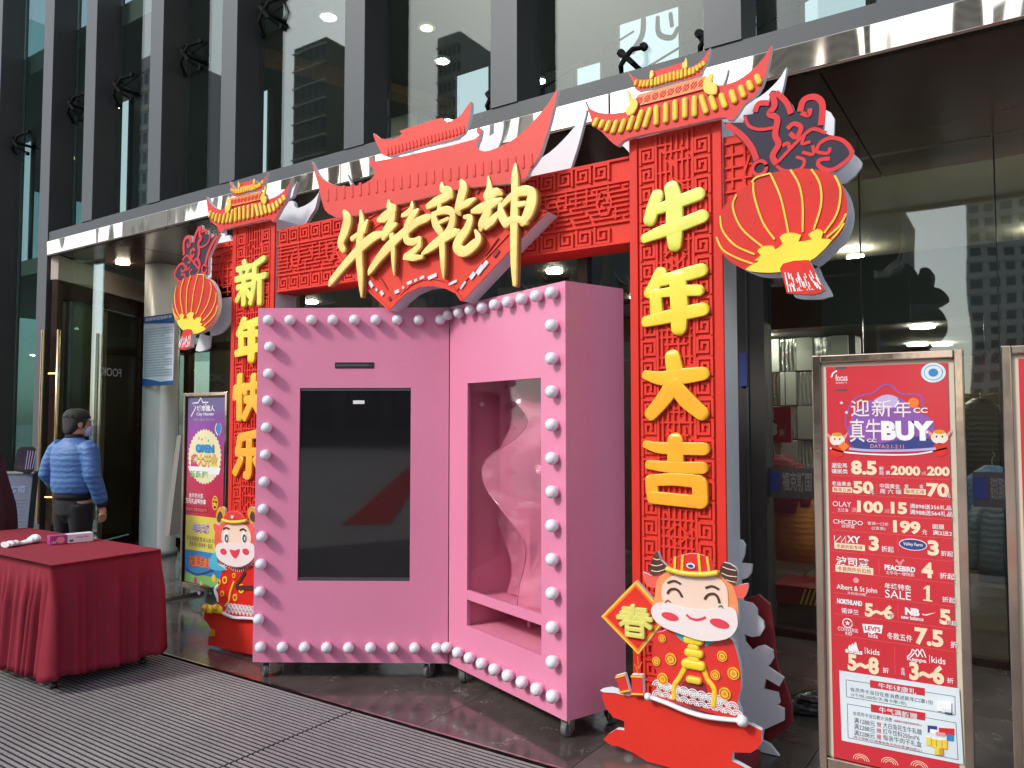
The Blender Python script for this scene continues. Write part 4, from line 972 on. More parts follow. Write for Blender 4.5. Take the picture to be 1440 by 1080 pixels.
# ------------------------------------------------------------------ ox cut-outs
def scaled(fr, pts, cr, y=0.): return fr.poly(pts, cr, y)
OC = (840, 740, 3.175); OY = 3.44
OFr = Frame((aty(940, 1000, OY).x, OY, 0))
ox = thing('ox_cutout', 'large smiling ox figure holding the 春 diamond, standing before the right-hand pillar', 'cut-out figure', OFr.o, 0, 'ox figures at the arch')
def P5(pts, k=0, y=0.):
    q = OFr.poly(pts, OC, y); q = [(a[0], max(a[1], .006)) for a in q]
    return sm(q, k) if k else q
def K5(u, v, y=0.): return OFr.poly([(u, v)], OC, y)[0]
u5 = .00098                                     # metres per crop pixel on this board
def flat(poly, y0, y1, m, name, parent, side=None, bevel=0.): return MB().prism(poly, y0, y1, m, side or m).build(name, parent, bevel=bevel)
base = flat(P5([(25, 725), (60, 718), (110, 730), (160, 745), (240, 760), (350, 790), (470, 835), (600, 860), (690, 880), (738, 905), (738, 962), (715, 990), (690, 1005), (610, 1002), (608, 1040), (650, 1062), (690, 1085), (700, 1140), (420, 1120), (300, 1095), (230, 1060), (170, 1006), (100, 975), (70, 972), (35, 945), (60, 920), (92, 900), (128, 905), (128, 865), (80, 848), (45, 805), (30, 760)]), -.02, .01, red, 'base', ox, board)
MB().box(K5(150, 1040)[0], K5(640, 1040)[0], .0102, .30, .0, .05, darkred).build('foot_plate', ox)
flat(P5([(24, 724), (60, 712), (110, 722), (160, 742), (150, 752), (90, 738), (40, 735)], 2), -.026, -.0205, board, 'snow_edge', base)
rb = flat(P5([(270, 482), (300, 460), (380, 450), (500, 478), (600, 478), (635, 540), (655, 640), (655, 720), (640, 770), (660, 840), (560, 828), (450, 800), (340, 765), (270, 735), (285, 650), (265, 580)], 2), -.05, -.0202, robe, 'robe', ox, board)
yl = -.05
for i, (x, z, r) in enumerate(((310, 490, 18), (348, 580, 27), (284, 590, 20), (312, 667, 26), (575, 567, 23), (545, 650, 22), (625, 643, 27), (587, 732, 27))):
    c = K5(x, z); r *= u5
    o = flat(ell(c[0], c[1], r), yl - .006, yl - .0005, gold, 'coin', rb)
    g = MB()
    rg = ell(c[0], c[1], r * .72, n=18); g.ribbon(rg + rg[:2], r * .16, yl - .0075, yl - .0062, robe, k=1)
    g.prism([(c[0] - r * .28, c[1] - r * .28), (c[0] + r * .28, c[1] - r * .28), (c[0] + r * .28, c[1] + r * .28), (c[0] - r * .28, c[1] + r * .28)], yl - .0075, yl - .0061, golddk)
    g.build('coin_print', rb)
g = MB(); k = 0
for row in range(3):
    for i in range(10 - row):
        f = i / 9; x = 290 + f * 350 + (20 if row % 2 else 0); z = 735 + f * 88 - row * 18 + (8 if row == 0 else 0)
        if x > 640: continue
        c = K5(x, z); k += 1
        for rr_ in (.026, .017, .009):
            arc = [(c[0] + rr_ * math.cos(a), c[1] + rr_ * math.sin(a)) for a in [math.pi * j / 8 for j in range(9)]]
            g.ribbon(arc, .0042, yl - .003 - .0002 * (k % 7) - .0001 * row, yl - .0006, white, k=1)
g.build('wave_print', rb)
for pts in ([(365, 465), (385, 490), (410, 508), (410, 480), (390, 468)], [(500, 495), (500, 525), (540, 505), (548, 490)]): flat(P5(pts), yl - .004, yl - .0005, tealpr, 'collar', rb)
for pts in ([(410, 620), (385, 665), (362, 700), (362, 748)], [(492, 620), (510, 670), (540, 715), (538, 782)]):
    MB().stroke([(p[0], p[1], .012) for p in P5(pts)], yl, .008, gold, flat=.8).build('ribbon', rb, smooth=True)
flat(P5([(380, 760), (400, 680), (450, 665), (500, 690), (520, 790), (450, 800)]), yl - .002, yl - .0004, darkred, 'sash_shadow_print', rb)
for (x, z, rx, rz_) in ((452, 672, 38, 16), (450, 604, 58, 22), (450, 585, 32, 24), (452, 553, 46, 19), (450, 530, 30, 20), (450, 497, 48, 20), (455, 486, 26, 20)):
    c = K5(x, z); MB().stroke([(c[0] - (rx - rz_) * u5, c[1], rz_ * u5), (c[0] + max(rx - rz_, 1) * u5, c[1], rz_ * u5)], yl - .001, .012 + .0006 * (x % 7) + rx * .0001, gold_l if rx > 40 else gold, k=2).build('gold_ingot', rb, smooth=True)
hd = flat(P5([(285, 300), (292, 240), (315, 205), (345, 182), (450, 178), (560, 190), (600, 210), (625, 245), (645, 300), (652, 350), (650, 430), (605, 482), (500, 495), (400, 465), (310, 430), (272, 372)], 3), -.075, -.0502, oxfur, 'head', ox, board)
yh = -.075
flat(P5([(330, 330), (315, 280), (330, 235), (380, 205), (480, 205), (560, 215), (600, 255), (608, 310), (595, 360), (480, 370), (380, 350)], 3), yh - .0035, yh - .0003, face_m, 'face', hd)
flat(P5([(273, 350), (300, 328), (340, 328), (400, 345), (500, 357), (600, 345), (640, 358), (652, 400), (645, 445), (600, 485), (500, 493), (400, 463), (310, 424), (277, 385)], 3), yh - .007, yh - .0003, muzz, 'muzzle', hd)
for x, z, rx, rz_, ro in ((355, 386, 42, 18, -.1), (573, 416, 45, 20, -.12)): c = K5(x, z); flat(ell(c[0], c[1], rx * u5, rz_ * u5, rot=ro), yh - .0095, yh - .0072, cheek, 'cheek', hd)
MB().ribbon(P5([(428, 378), (445, 393), (470, 400), (495, 396), (512, 388)]), .010, yh - .0095, yh - .0072, cheek).build('mouth', hd)
for pts in ([(343, 288), (352, 272), (372, 266), (392, 275), (408, 302)], [(506, 312), (520, 293), (545, 287), (563, 300), (573, 328)]): MB().ribbon(P5(pts), .011, yh - .0065, yh - .0037, hornm).build('eye', hd)
for pts in ([(343, 240), (372, 231), (402, 245)], [(510, 262), (540, 254), (570, 268)]): MB().ribbon(P5(pts), .010, yh - .0065, yh - .0037, hornm).build('eyebrow', hd)
for pts in ([(332, 325), (345, 315), (358, 325)], [(568, 345), (580, 338), (590, 350)]): MB().ribbon(P5(pts), .004, yh - .0095, yh - .0072, inkdk).build('mask_loop', hd)
ht = flat(P5([(358, 182), (372, 140), (395, 120), (420, 112), (460, 106), (510, 115), (540, 140), (556, 195), (460, 205)], 2), yh - .018, yh - .0037, robe, 'hat', hd, robe, .004)
for pts in ([(382, 122), (380, 180)], [(415, 114), (412, 185)], [(485, 110), (492, 190)], [(522, 122), (532, 190)]): MB().ribbon(P5(pts), .011, yh - .022, yh - .0182, gold).build('hat_stripe', hd)
MB().stroke([(p[0], p[1], .013) for p in P5([(350, 178), (400, 193), (460, 200), (520, 200), (560, 194)])], yh - .010, .018, gold, flat=.8).build('hat_brim', hd, smooth=True)
c = K5(452, 162); flat(ell(c[0], c[1], .021, .013), yh - .026, yh - .0222, board, 'hat_jewel', hd, None, .002); flat(ell(c[0], c[1], .013, .007), yh - .028, yh - .0262, navy, 'hat_jewel', hd)
for pts, ln_ in (([(268, 205), (266, 165), (280, 125), (298, 101), (312, 140), (345, 175), (322, 197)], ([(270, 185), (300, 190), (338, 178)], [(270, 160), (295, 165), (322, 158)], [(280, 132), (295, 138), (310, 136)])),
                ([(573, 192), (590, 150), (640, 172), (652, 205), (640, 247), (605, 232)], ([(585, 168), (610, 178), (645, 185)], [(580, 195), (610, 208), (648, 212)], [(600, 225), (620, 232), (642, 236)]))):
    flat(P5(pts, 2), yh - .004, yh + .018, hornm, 'horn', hd, board)
    g = MB()
    for l in ln_: g.ribbon(P5(l), .0035, yh - .0055, yh - .0042, creamink)
    g.build('horn_ring', hd)
for pts in ([(230, 194), (260, 208), (310, 212), (292, 262), (250, 255), (236, 225)], [(608, 246), (650, 252), (693, 243), (690, 280), (668, 312), (625, 290)]): flat(P5(pts, 2), yh + .004, yh + .020, oxfur2, 'ear', hd, board); 
dm = flat(P5([(190, 236), (330, 392), (200, 562), (36, 394)]), -.045, -.021, gold, 'diamond_sign', ox, board)
flat(P5([(190, 262), (306, 392), (200, 536), (60, 394)]), -.0485, -.0452, red, 'diamond_field', dm)
flat(P5([(190, 250), (318, 392), (200, 549), (48, 394)]), -.0468, -.0451, orange, 'diamond_line', dm)
a = K5(110, 335); b_ = K5(270, 495)
glyph_mesh('春', a[0], b_[0], b_[1], a[1], -.049, .014, mat('spring_letter_paint', (.62, .58, .14), .35, var=.1)).build('character', dm, smooth=True)
for pts in ([(98, 655), (142, 643), (166, 730), (122, 738)], [(170, 648), (222, 650), (226, 748), (172, 746)]):
    q = P5(pts); fc_ = flat(q, -.05, -.021, robe, 'firecracker', ox, board, .006)
    for f in (.10, .88):
        l = [q[0][0] + (q[3][0] - q[0][0]) * f, q[0][1] + (q[3][1] - q[0][1]) * f]; r_ = [q[1][0] + (q[2][0] - q[1][0]) * f, q[1][1] + (q[2][1] - q[1][1]) * f]
        MB().ribbon([l, r_], .007, -.053, -.0502, gold, k=1).build('gold_band', fc_)
for pts in ([(195, 645), (190, 620), (180, 605)], [(195, 640), (205, 615), (215, 595)], [(198, 640), (198, 600), (195, 570)]): MB().ribbon(P5(pts), .004, -.040, -.0375, orange).build('fuse', ox)
scl = MB().stroke([(p[0], p[1], .010) for p in P5([(250, 746), (330, 775), (420, 812), (520, 838), (665, 852)])], -.045, .02, board, flat=.8).build('scroll', ox, smooth=True)
for x, z, r in ((248, 746, .019), (664, 852, .027)): c = K5(x, z); MB().lathe([(.004, -r), (r * .7, -r * .7), (r, 0), (r * .7, r * .7), (.004, r)], board, 16, (c[0], -.055, c[1]), 'y').build('scroll_knob', scl, smooth=True)
# white cloud board and dark red board behind it
CY = 3.83 - OY
def P5y(pts, y, k=0):
    q = [(a[0], max(a[1], .004)) for a in OFr.poly(pts, OC, y)]
    return sm(q, k) if k else q
flat(P5y([(560, 150), (600, 60), (645, 62), (660, 85), (655, 130), (640, 165), (690, 170), (686, 210), (668, 232), (640, 240), (650, 335), (690, 345), (712, 370), (714, 400), (740, 425), (745, 455), (725, 490), (690, 495), (655, 482), (660, 520), (690, 555), (715, 538), (745, 533), (782, 555), (786, 590), (770, 618), (755, 625), (832, 678), (812, 715), (752, 680), (742, 730), (805, 745), (815, 790), (800, 800), (833, 818), (833, 868), (742, 910), (735, 958), (770, 975), (812, 1042), (690, 1015), (520, 960), (520, 400)], CY), CY, CY + .02, board, 'cloud_board', ox)
flat(P5y([(640, 330), (722, 305), (772, 350), (782, 420), (790, 500), (800, 600), (812, 650), (840, 700), (868, 800), (872, 880), (842, 905), (800, 940), (740, 962), (560, 940), (560, 420)], CY + .08), CY + .07, CY + .10, darkred, 'rear_board', ox)
MB().box(K5(300, 900)[0], K5(300, 900)[0] + .04, .02, CY, .3, .34, board).build('brace', ox)

# left ox, mostly hidden by the screen cabinet
QC = (280, 690, 4.7); QY = 3.42
QF = Frame((aty(330, 900, QY).x, QY, 0))
o2_ = thing('ox_cutout', 'open-mouthed ox figure with gold ingots, half hidden behind the pink screen cabinet', 'cut-out figure', QF.o, 0, 'ox figures at the arch')
def Q(pts, k=0):
    q = [(a[0], max(a[1], .006)) for a in QF.poly(pts, QC)]
    return sm(q, k) if k else q
qs = .00117
base = flat(Q([(48, 800), (200, 802), (560, 860), (560, 1090), (350, 1075), (200, 1045), (75, 1015), (78, 960), (110, 955), (122, 930), (95, 920), (78, 880), (50, 850)]), -.02, .01, red, 'base', o2_, board)
flat(Q([(78, 955), (122, 955), (122, 915), (95, 908), (90, 940)]), -.0245, -.0205, golddk, 'base_scroll', base)
rb = flat(Q([(165, 620), (200, 505), (300, 480), (420, 500), (470, 620), (480, 800), (430, 838), (300, 830), (200, 795), (165, 720)], 2), -.045, -.0202, robe, 'robe', o2_, board)
for x, z, r in ((210, 583, 22), (172, 600, 16), (192, 672, 17), (270, 553, 15), (278, 697, 20), (318, 640, 26)): c = QF.poly([(x, z)], QC)[0]; flat(ell(c[0], c[1], r * qs), -.051, -.0455, gold, 'coin', rb); flat(ell(c[0], c[1], r * qs * .55), -.0525, -.0512, robe, 'coin_print', rb)
g = MB()
for row in range(3):
    for i in range(8):
        c = QF.poly([(225 + i * 24 + (12 if row % 2 else 0), 800 - row * 20 + i * 3)], QC)[0]
        for rr_ in (.026, .016): g.ribbon([(c[0] + rr_ * math.cos(a), c[1] + rr_ * math.sin(a)) for a in [math.pi * j / 8 for j in range(9)]], .0045, -.048 - .0002 * ((i + row) % 5), -.0455, white, k=1)
g.build('wave_print', rb)
MB().ribbon(Q([(270, 590), (245, 660), (235, 720), (222, 745)]), .016, -.049, -.0455, gold).build('ribbon', rb)
MB().ribbon(Q([(345, 530), (300, 600), (285, 625)]), .022, -.052, -.0456, hornm).build('brush_handle', rb)
MB().ribbon(Q([(285, 632), (360, 632), (420, 634)]), .03, -.053, -.0457, hornm).build('drum_stick', rb)
MB().stroke([(p[0], p[1], .009) for p in Q([(200, 800), (270, 828), (350, 832), (440, 838)])], -.045, .014, board).build('robe_hem', rb, smooth=True)
hd = flat(Q([(160, 300), (175, 240), (220, 200), (300, 190), (390, 200), (425, 250), (430, 380), (415, 450), (360, 492), (290, 500), (220, 470), (170, 400)], 3), -.07, -.0452, oxfur2, 'head', o2_, board)
flat(Q([(215, 330), (212, 260), (250, 215), (350, 212), (395, 265), (395, 340), (300, 360)], 3), -.0735, -.0703, face_m, 'face', hd)
flat(Q([(172, 365), (205, 335), (300, 345), (390, 335), (428, 365), (425, 430), (370, 480), (300, 492), (225, 468), (180, 425)], 3), -.077, -.0703, muzz, 'muzzle', hd)
for x in (225, 372): c = QF.poly([(x, 392)], QC)[0]; flat(ell(c[0], c[1], 29 * qs, 18 * qs), -.08, -.0772, cheek, 'cheek', hd)
flat(Q([(267, 378), (300, 385), (332, 375), (322, 415), (302, 436), (280, 415)], 2), -.08, -.0772, cheek, 'mouth', hd)
for x, dx in ((240, 2), (358, 0)):
    c = QF.poly([(x, 300)], QC)[0]; e_ = flat(ell(c[0], c[1], 24 * qs, 36 * qs), -.0765, -.0737, white, 'eye', hd); c2 = QF.poly([(x + 4, 306)], QC)[0]
    flat(ell(c2[0], c2[1], 16 * qs, 24 * qs), -.0785, -.0767, inkdk, 'pupil', hd); c3 = QF.poly([(x + 8, 308)], QC)[0]; flat(ell(c3[0], c3[1], 5 * qs, 11 * qs), -.080, -.0787, white, 'eye_glint', hd)
for pts in ([(220, 248), (238, 237), (262, 246)], [(330, 255), (352, 245), (372, 258)]): MB().ribbon(Q(pts), .012, -.0765, -.0737, hornm).build('eyebrow', hd)
flat(Q([(232, 185), (245, 145), (280, 125), (330, 130), (365, 160), (372, 192), (300, 198)], 2), -.088, -.0737, robe, 'hat', hd, robe, .004)
MB().stroke([(p[0], p[1], .012) for p in Q([(228, 185), (270, 198), (330, 198), (378, 190)])], -.08, .016, gold, flat=.8).build('hat_brim', hd, smooth=True)
c = QF.poly([(294, 165)], QC)[0]; flat(ell(c[0], c[1], .014, .011), -.093, -.0882, board, 'hat_jewel', hd)
for mir in (0, 1):
    mx_ = (lambda p: (600 - p[0], p[1])) if mir else (lambda p: p)
    flat(Q([mx_(p) for p in [(175, 205), (165, 150), (180, 110), (205, 100), (225, 120), (222, 170), (205, 205)]], 2), -.066, -.05, gold if 0 else golddk, 'horn', hd, board)
    flat(Q([mx_(p) for p in [(180, 200), (175, 165), (190, 130), (205, 145), (208, 180)]], 2), -.0685, -.0662, hornm, 'horn_tip', hd)
    flat(Q([mx_(p) for p in [(148, 210), (185, 225), (185, 285), (155, 260)]], 2), -.064, -.048, oxfur2, 'ear', hd, board)
    c = [mx_(p) for p in [(210, 465), (245, 500), (300, 520), (290, 495), (235, 470)]]
    flat(Q(c), -.048, -.0452, tealpr, 'collar', rb)
g = MB()
for i in range(14):
    f = i / 13; p = Q([(215 + f * 170, 468 + 44 * math.sin(f * math.pi)), (208 + f * 185, 486 + 44 * math.sin(f * math.pi))]); g.bar(p[0], p[1], .005, -.0502 - .0001 * (i % 5), -.0482, white)
g.build('collar_print', rb)
flat(Q([(165, 385), (135, 410), (110, 455), (112, 500), (150, 520), (222, 518), (185, 490), (160, 470)], 2), -.052, -.0205, cyanpr, 'blue_streamer', o2_, board)
MB().stroke([(p[0], p[1], .012) for p in Q([(155, 620), (135, 650), (150, 700), (155, 720)])], -.03, .012, board).build('sash', o2_, smooth=True)
for x in (92, 160):
    c = QF.poly([(x, 772)], QC)[0]; ig = MB().stroke([(c[0] - .03, c[1] - .004, .028), (c[0] + .03, c[1] - .004, .028)], -.025, .035, gold_l, k=2).build('gold_ingot', o2_, smooth=True)
    MB().lathe([(.002, -.03), (.018, -.024), (.025, 0)], gold, 14, (c[0], -.055, c[1] + .014), 'y').build('ingot_dome', ig, smooth=True)

# ------------------------------------------------------------------ poster stands
def stand(fr, x0, x1, z0, z1, name, label, cat='poster stand', group='poster stands at the entrance', sheet=posterred, edge=backing):
    t_ = thing(name, label, cat, fr.o, fr.ang, group)
    w_ = .032
    MB().box(x0, x0 + w_, -.03, .03, z0, z1, framest).build('side_post', t_, bevel=.004)
    MB().box(x1 - w_, x1, -.03, .03, z0, z1, framest).build('side_post', t_, bevel=.004)
    MB().box(x0 + w_, x1 - w_, -.028, .028, z1 - w_, z1 - .001, framest).build('top_rail', t_, bevel=.004)
    MB().box(x0 + w_, x1 - w_, -.028, .028, z0, z0 + .05, framest).build('bottom_rail', t_, bevel=.004)
    MB().box(x0 + w_ + .001, x1 - w_ - .001, -.006, .012, z0 + .051, z1 - w_ - .002, edge).build('backing_board', t_)
    for x in (x0, x1 - w_): MB().box(x + .004, x + w_ - .004, -.012, .012, .03, z0, framest).box(x + .002, x + w_ - .002, -.21, .21, 0, .029, framest).build('foot', t_, bevel=.003)
    ps = MB().box(x0 + w_ + .022, x1 - w_ - .022, -.012, -.0065, z0 + .052, z1 - w_ - .018, sheet).build('poster', t_)
    return t_, ps
SY_ = 3.45
SF = Frame((aty(1250, 1000, SY_).x, SY_, 0))
xa, xb2 = SF.px(1148, 750)[0], SF.px(1362, 750)[0]
z1 = (SF.px(1145, 503)[1] + SF.px(1356, 489)[1]) / 2; z0 = .165
st1, ps1 = stand(SF, xa, xb2, z0, z1, 'poster_stand', 'steel poster stand with the red sale poster headed 真牛BUY')
CR = {1: (1140, 480, 6.), 2: (1140, 640, 6.), 3: (1140, 800, 6.), 4: (1140, 920, 6.)}
def Tx(s, c, xa_, ya, xb_, yb, m=white, bold=.008, y=-.0135, par=ps1, fr=SF):
    """words in crop c filling the pixel box xa,ya (top left) .. xb,yb (bottom right)"""
    o, q, k = CR[c]; um = o + (xa_ + xb_) / 2 / k
    l, r_ = fr.px(o + xa_ / k, q + (ya + yb) / 2 / k)[0], fr.px(o + xb_ / k, q + (ya + yb) / 2 / k)[0]
    return lettering(s, l, r_, fr.px(um, q + yb / k)[1], fr.px(um, q + ya / k)[1], y, m, par, bold)
def Pp(pts, c, fr=SF): return fr.poly(pts, CR[c])
def Box(c, xa_, ya, xb_, yb, m, y0=-.0128, y1=-.0121, name='printed_block', par=ps1):
    o, q, k = CR[c]; um = o + (xa_ + xb_) / 2 / k; vm = q + (ya + yb) / 2 / k
    return MB().box(SF.px(o + xa_ / k, vm)[0], SF.px(o + xb_ / k, vm)[0], y0, y1, SF.px(um, q + yb / k)[1], SF.px(um, q + ya / k)[1], m).build(name, par)
# heading
Tx('focus', 1, 215, 280, 315, 335); Tx('福克斯国际广场', 1, 218, 345, 312, 357, bold=.0)
Box(1, 218, 215, 303, 237, inkdk); Box(1, 220, 402, 312, 420, inkdk)
MB().ribbon(Pp([(180, 305), (195, 270), (228, 250)], 1), .006, -.0128, -.0121, white).build('logo_arc', ps1)
c = Pp([(1037, 265)], 1)[0]; flat(ell(c[0], c[1], .043, .039), -.0128, -.0121, paperw, 'round_seal', ps1); flat(ell(c[0], c[1], .017, .016), -.0136, -.0129, bluepr, 'seal_mark', ps1)
rg = ell(c[0], c[1], .032, .029, 24); MB().ribbon(rg + rg[:2], .003, -.0136, -.0129, cyanpr, k=1).build('seal_ring', ps1)
MB().ribbon(Pp([(330, 760), (300, 700), (330, 560), (400, 470), (520, 440), (600, 380), (650, 365), (700, 385), (760, 440), (900, 450), (940, 480), (950, 560)], 1), .006, -.0128, -.0121, violet).build('logo_outline', ps1)
flat(sm(Pp([(340, 820), (330, 700), (420, 560), (560, 480), (660, 450), (780, 490), (850, 560), (960, 620), (1040, 680), (1030, 780), (900, 850), (600, 880)], 1), 3), -.0132, -.0122, violet, 'logo_field', ps1)
flat(sm(Pp([(540, 500), (640, 450), (740, 480), (700, 560), (560, 560)], 1), 3), -.0137, -.0133, lilac, 'logo_glow', ps1)
flat(sm(Pp([(320, 840), (420, 820), (560, 860), (760, 830), (900, 800), (1030, 830), (1060, 890), (800, 920), (420, 910)], 1), 3), -.0137, -.0133, navy, 'logo_stage', ps1)
MB().ribbon(Pp([(170, 900), (300, 935), (600, 955), (900, 950), (1150, 900)], 1), .006, -.0142, -.0138, white).build('stage_edge', ps1)
MB().ribbon(Pp([(330, 905), (500, 920), (800, 920), (1060, 905)], 1), .010, -.0147, -.0143, lilac).build('stage_edge', ps1)
flat(ell(*Pp([(870, 520)], 1)[0], .02), -.0137, -.0133, orange, 'sun_dot', ps1)
Tx('迎', 1, 345, 490, 500, 635, muzz, .006, -.0150); Tx('新', 1, 520, 495, 690, 635, muzz, .006, -.0150); Tx('年', 1, 705, 500, 850, 640, muzz, .006, -.0150); Tx('真', 1, 335, 655, 460, 850, muzz, .006, -.0150); Tx('牛', 1, 470, 655, 600, 830, muzz, .006, -.0150)
Tx('BUY', 1, 600, 672, 1045, 838, white, .06, -.0152); Tx('CC', 1, 870, 560, 990, 605, muzz, .03, -.0150); Tx('CC', 1, 480, 820, 560, 850, muzz, .03, -.0150)
Tx('DATA:2.1-2.11', 1, 510, 870, 790, 902, pinkpr, .01, -.0152)
for x, z in ((230, 830), (1090, 810)):        # two small ox faces
    c = Pp([(x, z)], 1)[0]; h_ = flat(ell(c[0], c[1], .030, .026), -.0142, -.0138, creamink, 'small_ox_head', ps1)
    flat(ell(c[0], c[1] - .010, .022, .012), -.0147, -.0143, muzz, 'small_ox_muzzle', ps1)
    flat(ell(c[0], c[1] - .048, .026, .026), -.0142, -.0139, red, 'small_ox_robe', ps1)
    flat(ell(c[0], c[1] + .022, .020, .008), -.0147, -.0143, golddk, 'small_ox_hat', ps1)
    for s_ in (-1, 1): flat([(c[0] + s_ * .022, c[1] + .012), (c[0] + s_ * .044, c[1] + .034), (c[0] + s_ * .034, c[1] + .006)], -.0142, -.0138, pinkpr, 'small_ox_ear', ps1); flat(ell(c[0] + s_ * .010, c[1] + .003, .003, .005, 8), -.0150, -.0144, inkdk, 'small_ox_eye', ps1)
c = Pp([(285, 885)], 1)[0]; flat([(c[0], c[1] + .022), (c[0] + .022, c[1]), (c[0], c[1] - .022), (c[0] - .022, c[1])], -.0150, -.0146, orange, 'small_diamond', ps1)
for x, z in ((308, 600), (985, 765), (965, 818), (765, 820), (265, 520)):
    c = Pp([(x, z)], 1)[0]; st_ = [(c[0] + r_ * math.cos(math.pi / 2 + i * math.pi / 5), c[1] + r_ * math.sin(math.pi / 2 + i * math.pi / 5)) for i, r_ in enumerate([.008, .0035] * 5)]; flat(st_, -.0142, -.0138, white, 'printed_star', ps1)
# rows
Tx('潮宏基', 2, 182, 65, 315, 110); Tx('镶嵌类', 2, 182, 115, 318, 155); Tx('8.5', 2, 345, 45, 562, 165, creamink, .045); Tx('折', 2, 582, 95, 622, 130, bold=.01); Tx('后', 2, 582, 132, 622, 165, bold=.01); Tx('满', 2, 636, 130, 672, 165, bold=.01)
Tx('2000', 2, 680, 90, 928, 170, creamink, .045); Tx('减', 2, 934, 135, 978, 170, pinkpr, .01); Tx('200', 2, 985, 95, 1175, 174, creamink, .045)
Tx('老庙黄金', 2, 185, 220, 348, 258); Box(2, 190, 268, 355, 312, creamink); Tx('每克立减', 2, 200, 275, 345, 305, posterdk, .0); Tx('50', 2, 362, 218, 535, 325, creamink, .045); Tx('元', 2, 500, 290, 540, 328)
Tx('中国黄金', 2, 588, 240, 758, 280); Tx('周 六 福', 2, 588, 285, 768, 325); Tx('黄', 2, 795, 245, 830, 278); Tx('金', 2, 920, 245, 955, 278); Box(2, 792, 283, 975, 330, creamink); Tx('每克立减', 2, 805, 290, 960, 322, posterdk, .0); Tx('70', 2, 980, 235, 1170, 352, creamink, .045); Tx('元', 2, 1140, 320, 1182, 356)
Tx('OLAY', 2, 192, 390, 348, 432, bold=.0); Tx('玉兰油', 2, 232, 445, 320, 475, bold=.0); Tx('满', 2, 348, 440, 398, 482, pinkpr); Tx('100', 2, 398, 385, 615, 485, creamink, .045); Tx('减', 2, 625, 450, 672, 488, pinkpr); Tx('15', 2, 680, 395, 818, 495, creamink, .045)
Tx('满898送356礼品', 2, 840, 415, 1190, 455); Tx('满988送564礼品', 2, 840, 465, 1200, 508)
Tx('CHCEDO', 2, 195, 545, 445, 582, bold=.0); Tx('自然堂', 2, 270, 585, 375, 612, bold=.0); Tx('套装一口价', 2, 485, 562, 662, 590, bold=.0); Tx('(2支装)', 2, 520, 600, 635, 632, bold=.0); Tx('199', 2, 700, 552, 930, 660, creamink, .045); Tx('元', 2, 945, 628, 985, 668); Tx('面膜', 2, 1030, 580, 1130, 622); Tx('满2送2', 2, 1032, 635, 1196, 675)
MB().ribbon(Pp([(206, 675), (206, 735), (262, 680), (262, 735), (300, 680), (300, 735)], 2), .004, -.0128, -.0121, white, k=1).build('logo_bow', ps1)
Tx('XY', 2, 312, 680, 422, 738, bold=.03); Box(2, 205, 745, 462, 795, creamink); Tx('冬款折扣专场', 2, 225, 755, 440, 788, posterdk, .0); Tx('3', 2, 495, 680, 580, 805, creamink, .045); Tx('折起', 2, 602, 765, 705, 815, bold=.01)
c0 = Pp([(866, 752)], 2)[0]; flat(ell(c0[0], c0[1], .050, .023), -.0128, -.0121, white, 'oval_badge', ps1); flat(ell(c0[0], c0[1], .047, .020), -.0134, -.0129, navy, 'oval_field', ps1); Tx('Valley Farm', 2, 785, 735, 948, 770, white, .01, -.0140); Tx('3', 2, 990, 715, 1085, 845, creamink, .045); Tx('折起', 2, 1102, 805, 1205, 850, bold=.01)
Tx('波司登', 2, 220, 860, 500, 932, bold=.02); Box(2, 215, 935, 532, 992, creamink); Tx('冬款两件折扣抢', 2, 235, 945, 515, 985, posterdk, .0)
Tx('PEACEBIRD', 2, 628, 930, 886, 975, bold=.04); Tx('太平鸟一楼特卖', 2, 638, 980, 876, 1012, bold=.0); Tx('4', 2, 938, 900, 1035, 1032, creamink, .045); Tx('折起', 2, 1092, 990, 1218, 1042, bold=.01)
MB().ribbon(Pp([(722, 880), (745, 900), (758, 925), (770, 898), (790, 878)], 2), .007, -.0128, -.0121, pinkpr).build('bird_mark', ps1)
c0 = Pp([(388, 92)], 3)[0]; flat(ell(c0[0], c0[1], .011), -.0128, -.0121, pinkpr, 'logo_dot', ps1)
Tx('Albert & St John', 3, 225, 140, 565, 195, bold=.01); Tx('艾柏圣约翰', 3, 315, 195, 468, 215, bold=.0); Tx('年终特卖', 3, 628, 122, 850, 172, bold=.01); Tx('SALE', 3, 632, 180, 850, 248, bold=.0); MB().prism(Pp([(955, 158), (985, 135), (1008, 138), (1008, 258), (1030, 262), (1030, 272), (952, 262), (952, 252), (978, 254), (978, 160), (956, 168)], 3), -.0128, -.0121, creamink).build('numeral', ps1); Tx('折起', 3, 1112, 232, 1225, 280, bold=.01)
Tx('NORTHLAND', 3, 228, 255, 440, 298, bold=.05); Tx('诺诗兰', 3, 265, 330, 410, 375, bold=.01); Tx('5~6', 3, 462, 290, 700, 410, creamink, .045); Tx('折', 3, 672, 370, 710, 408)
Tx('NB', 3, 800, 325, 922, 388, bold=.06); Tx('new balance', 3, 768, 392, 955, 425, bold=.02)
MB().prism(Pp([(942, 370), (950, 385), (985, 388), (1060, 362), (985, 376), (962, 378)], 3), -.0128, -.0121, white).build('tick_mark', ps1)
Tx('5', 3, 1090, 335, 1185, 465, creamink, .045); Tx('折起', 3, 1150, 430, 1228, 470, bold=.01)
c0 = Pp([(316, 452)], 3)[0]; rg = ell(c0[0], c0[1], .018, n=20); MB().ribbon(rg + rg[:2], .004, -.0128, -.0121, white, k=1).build('star_ring', ps1)
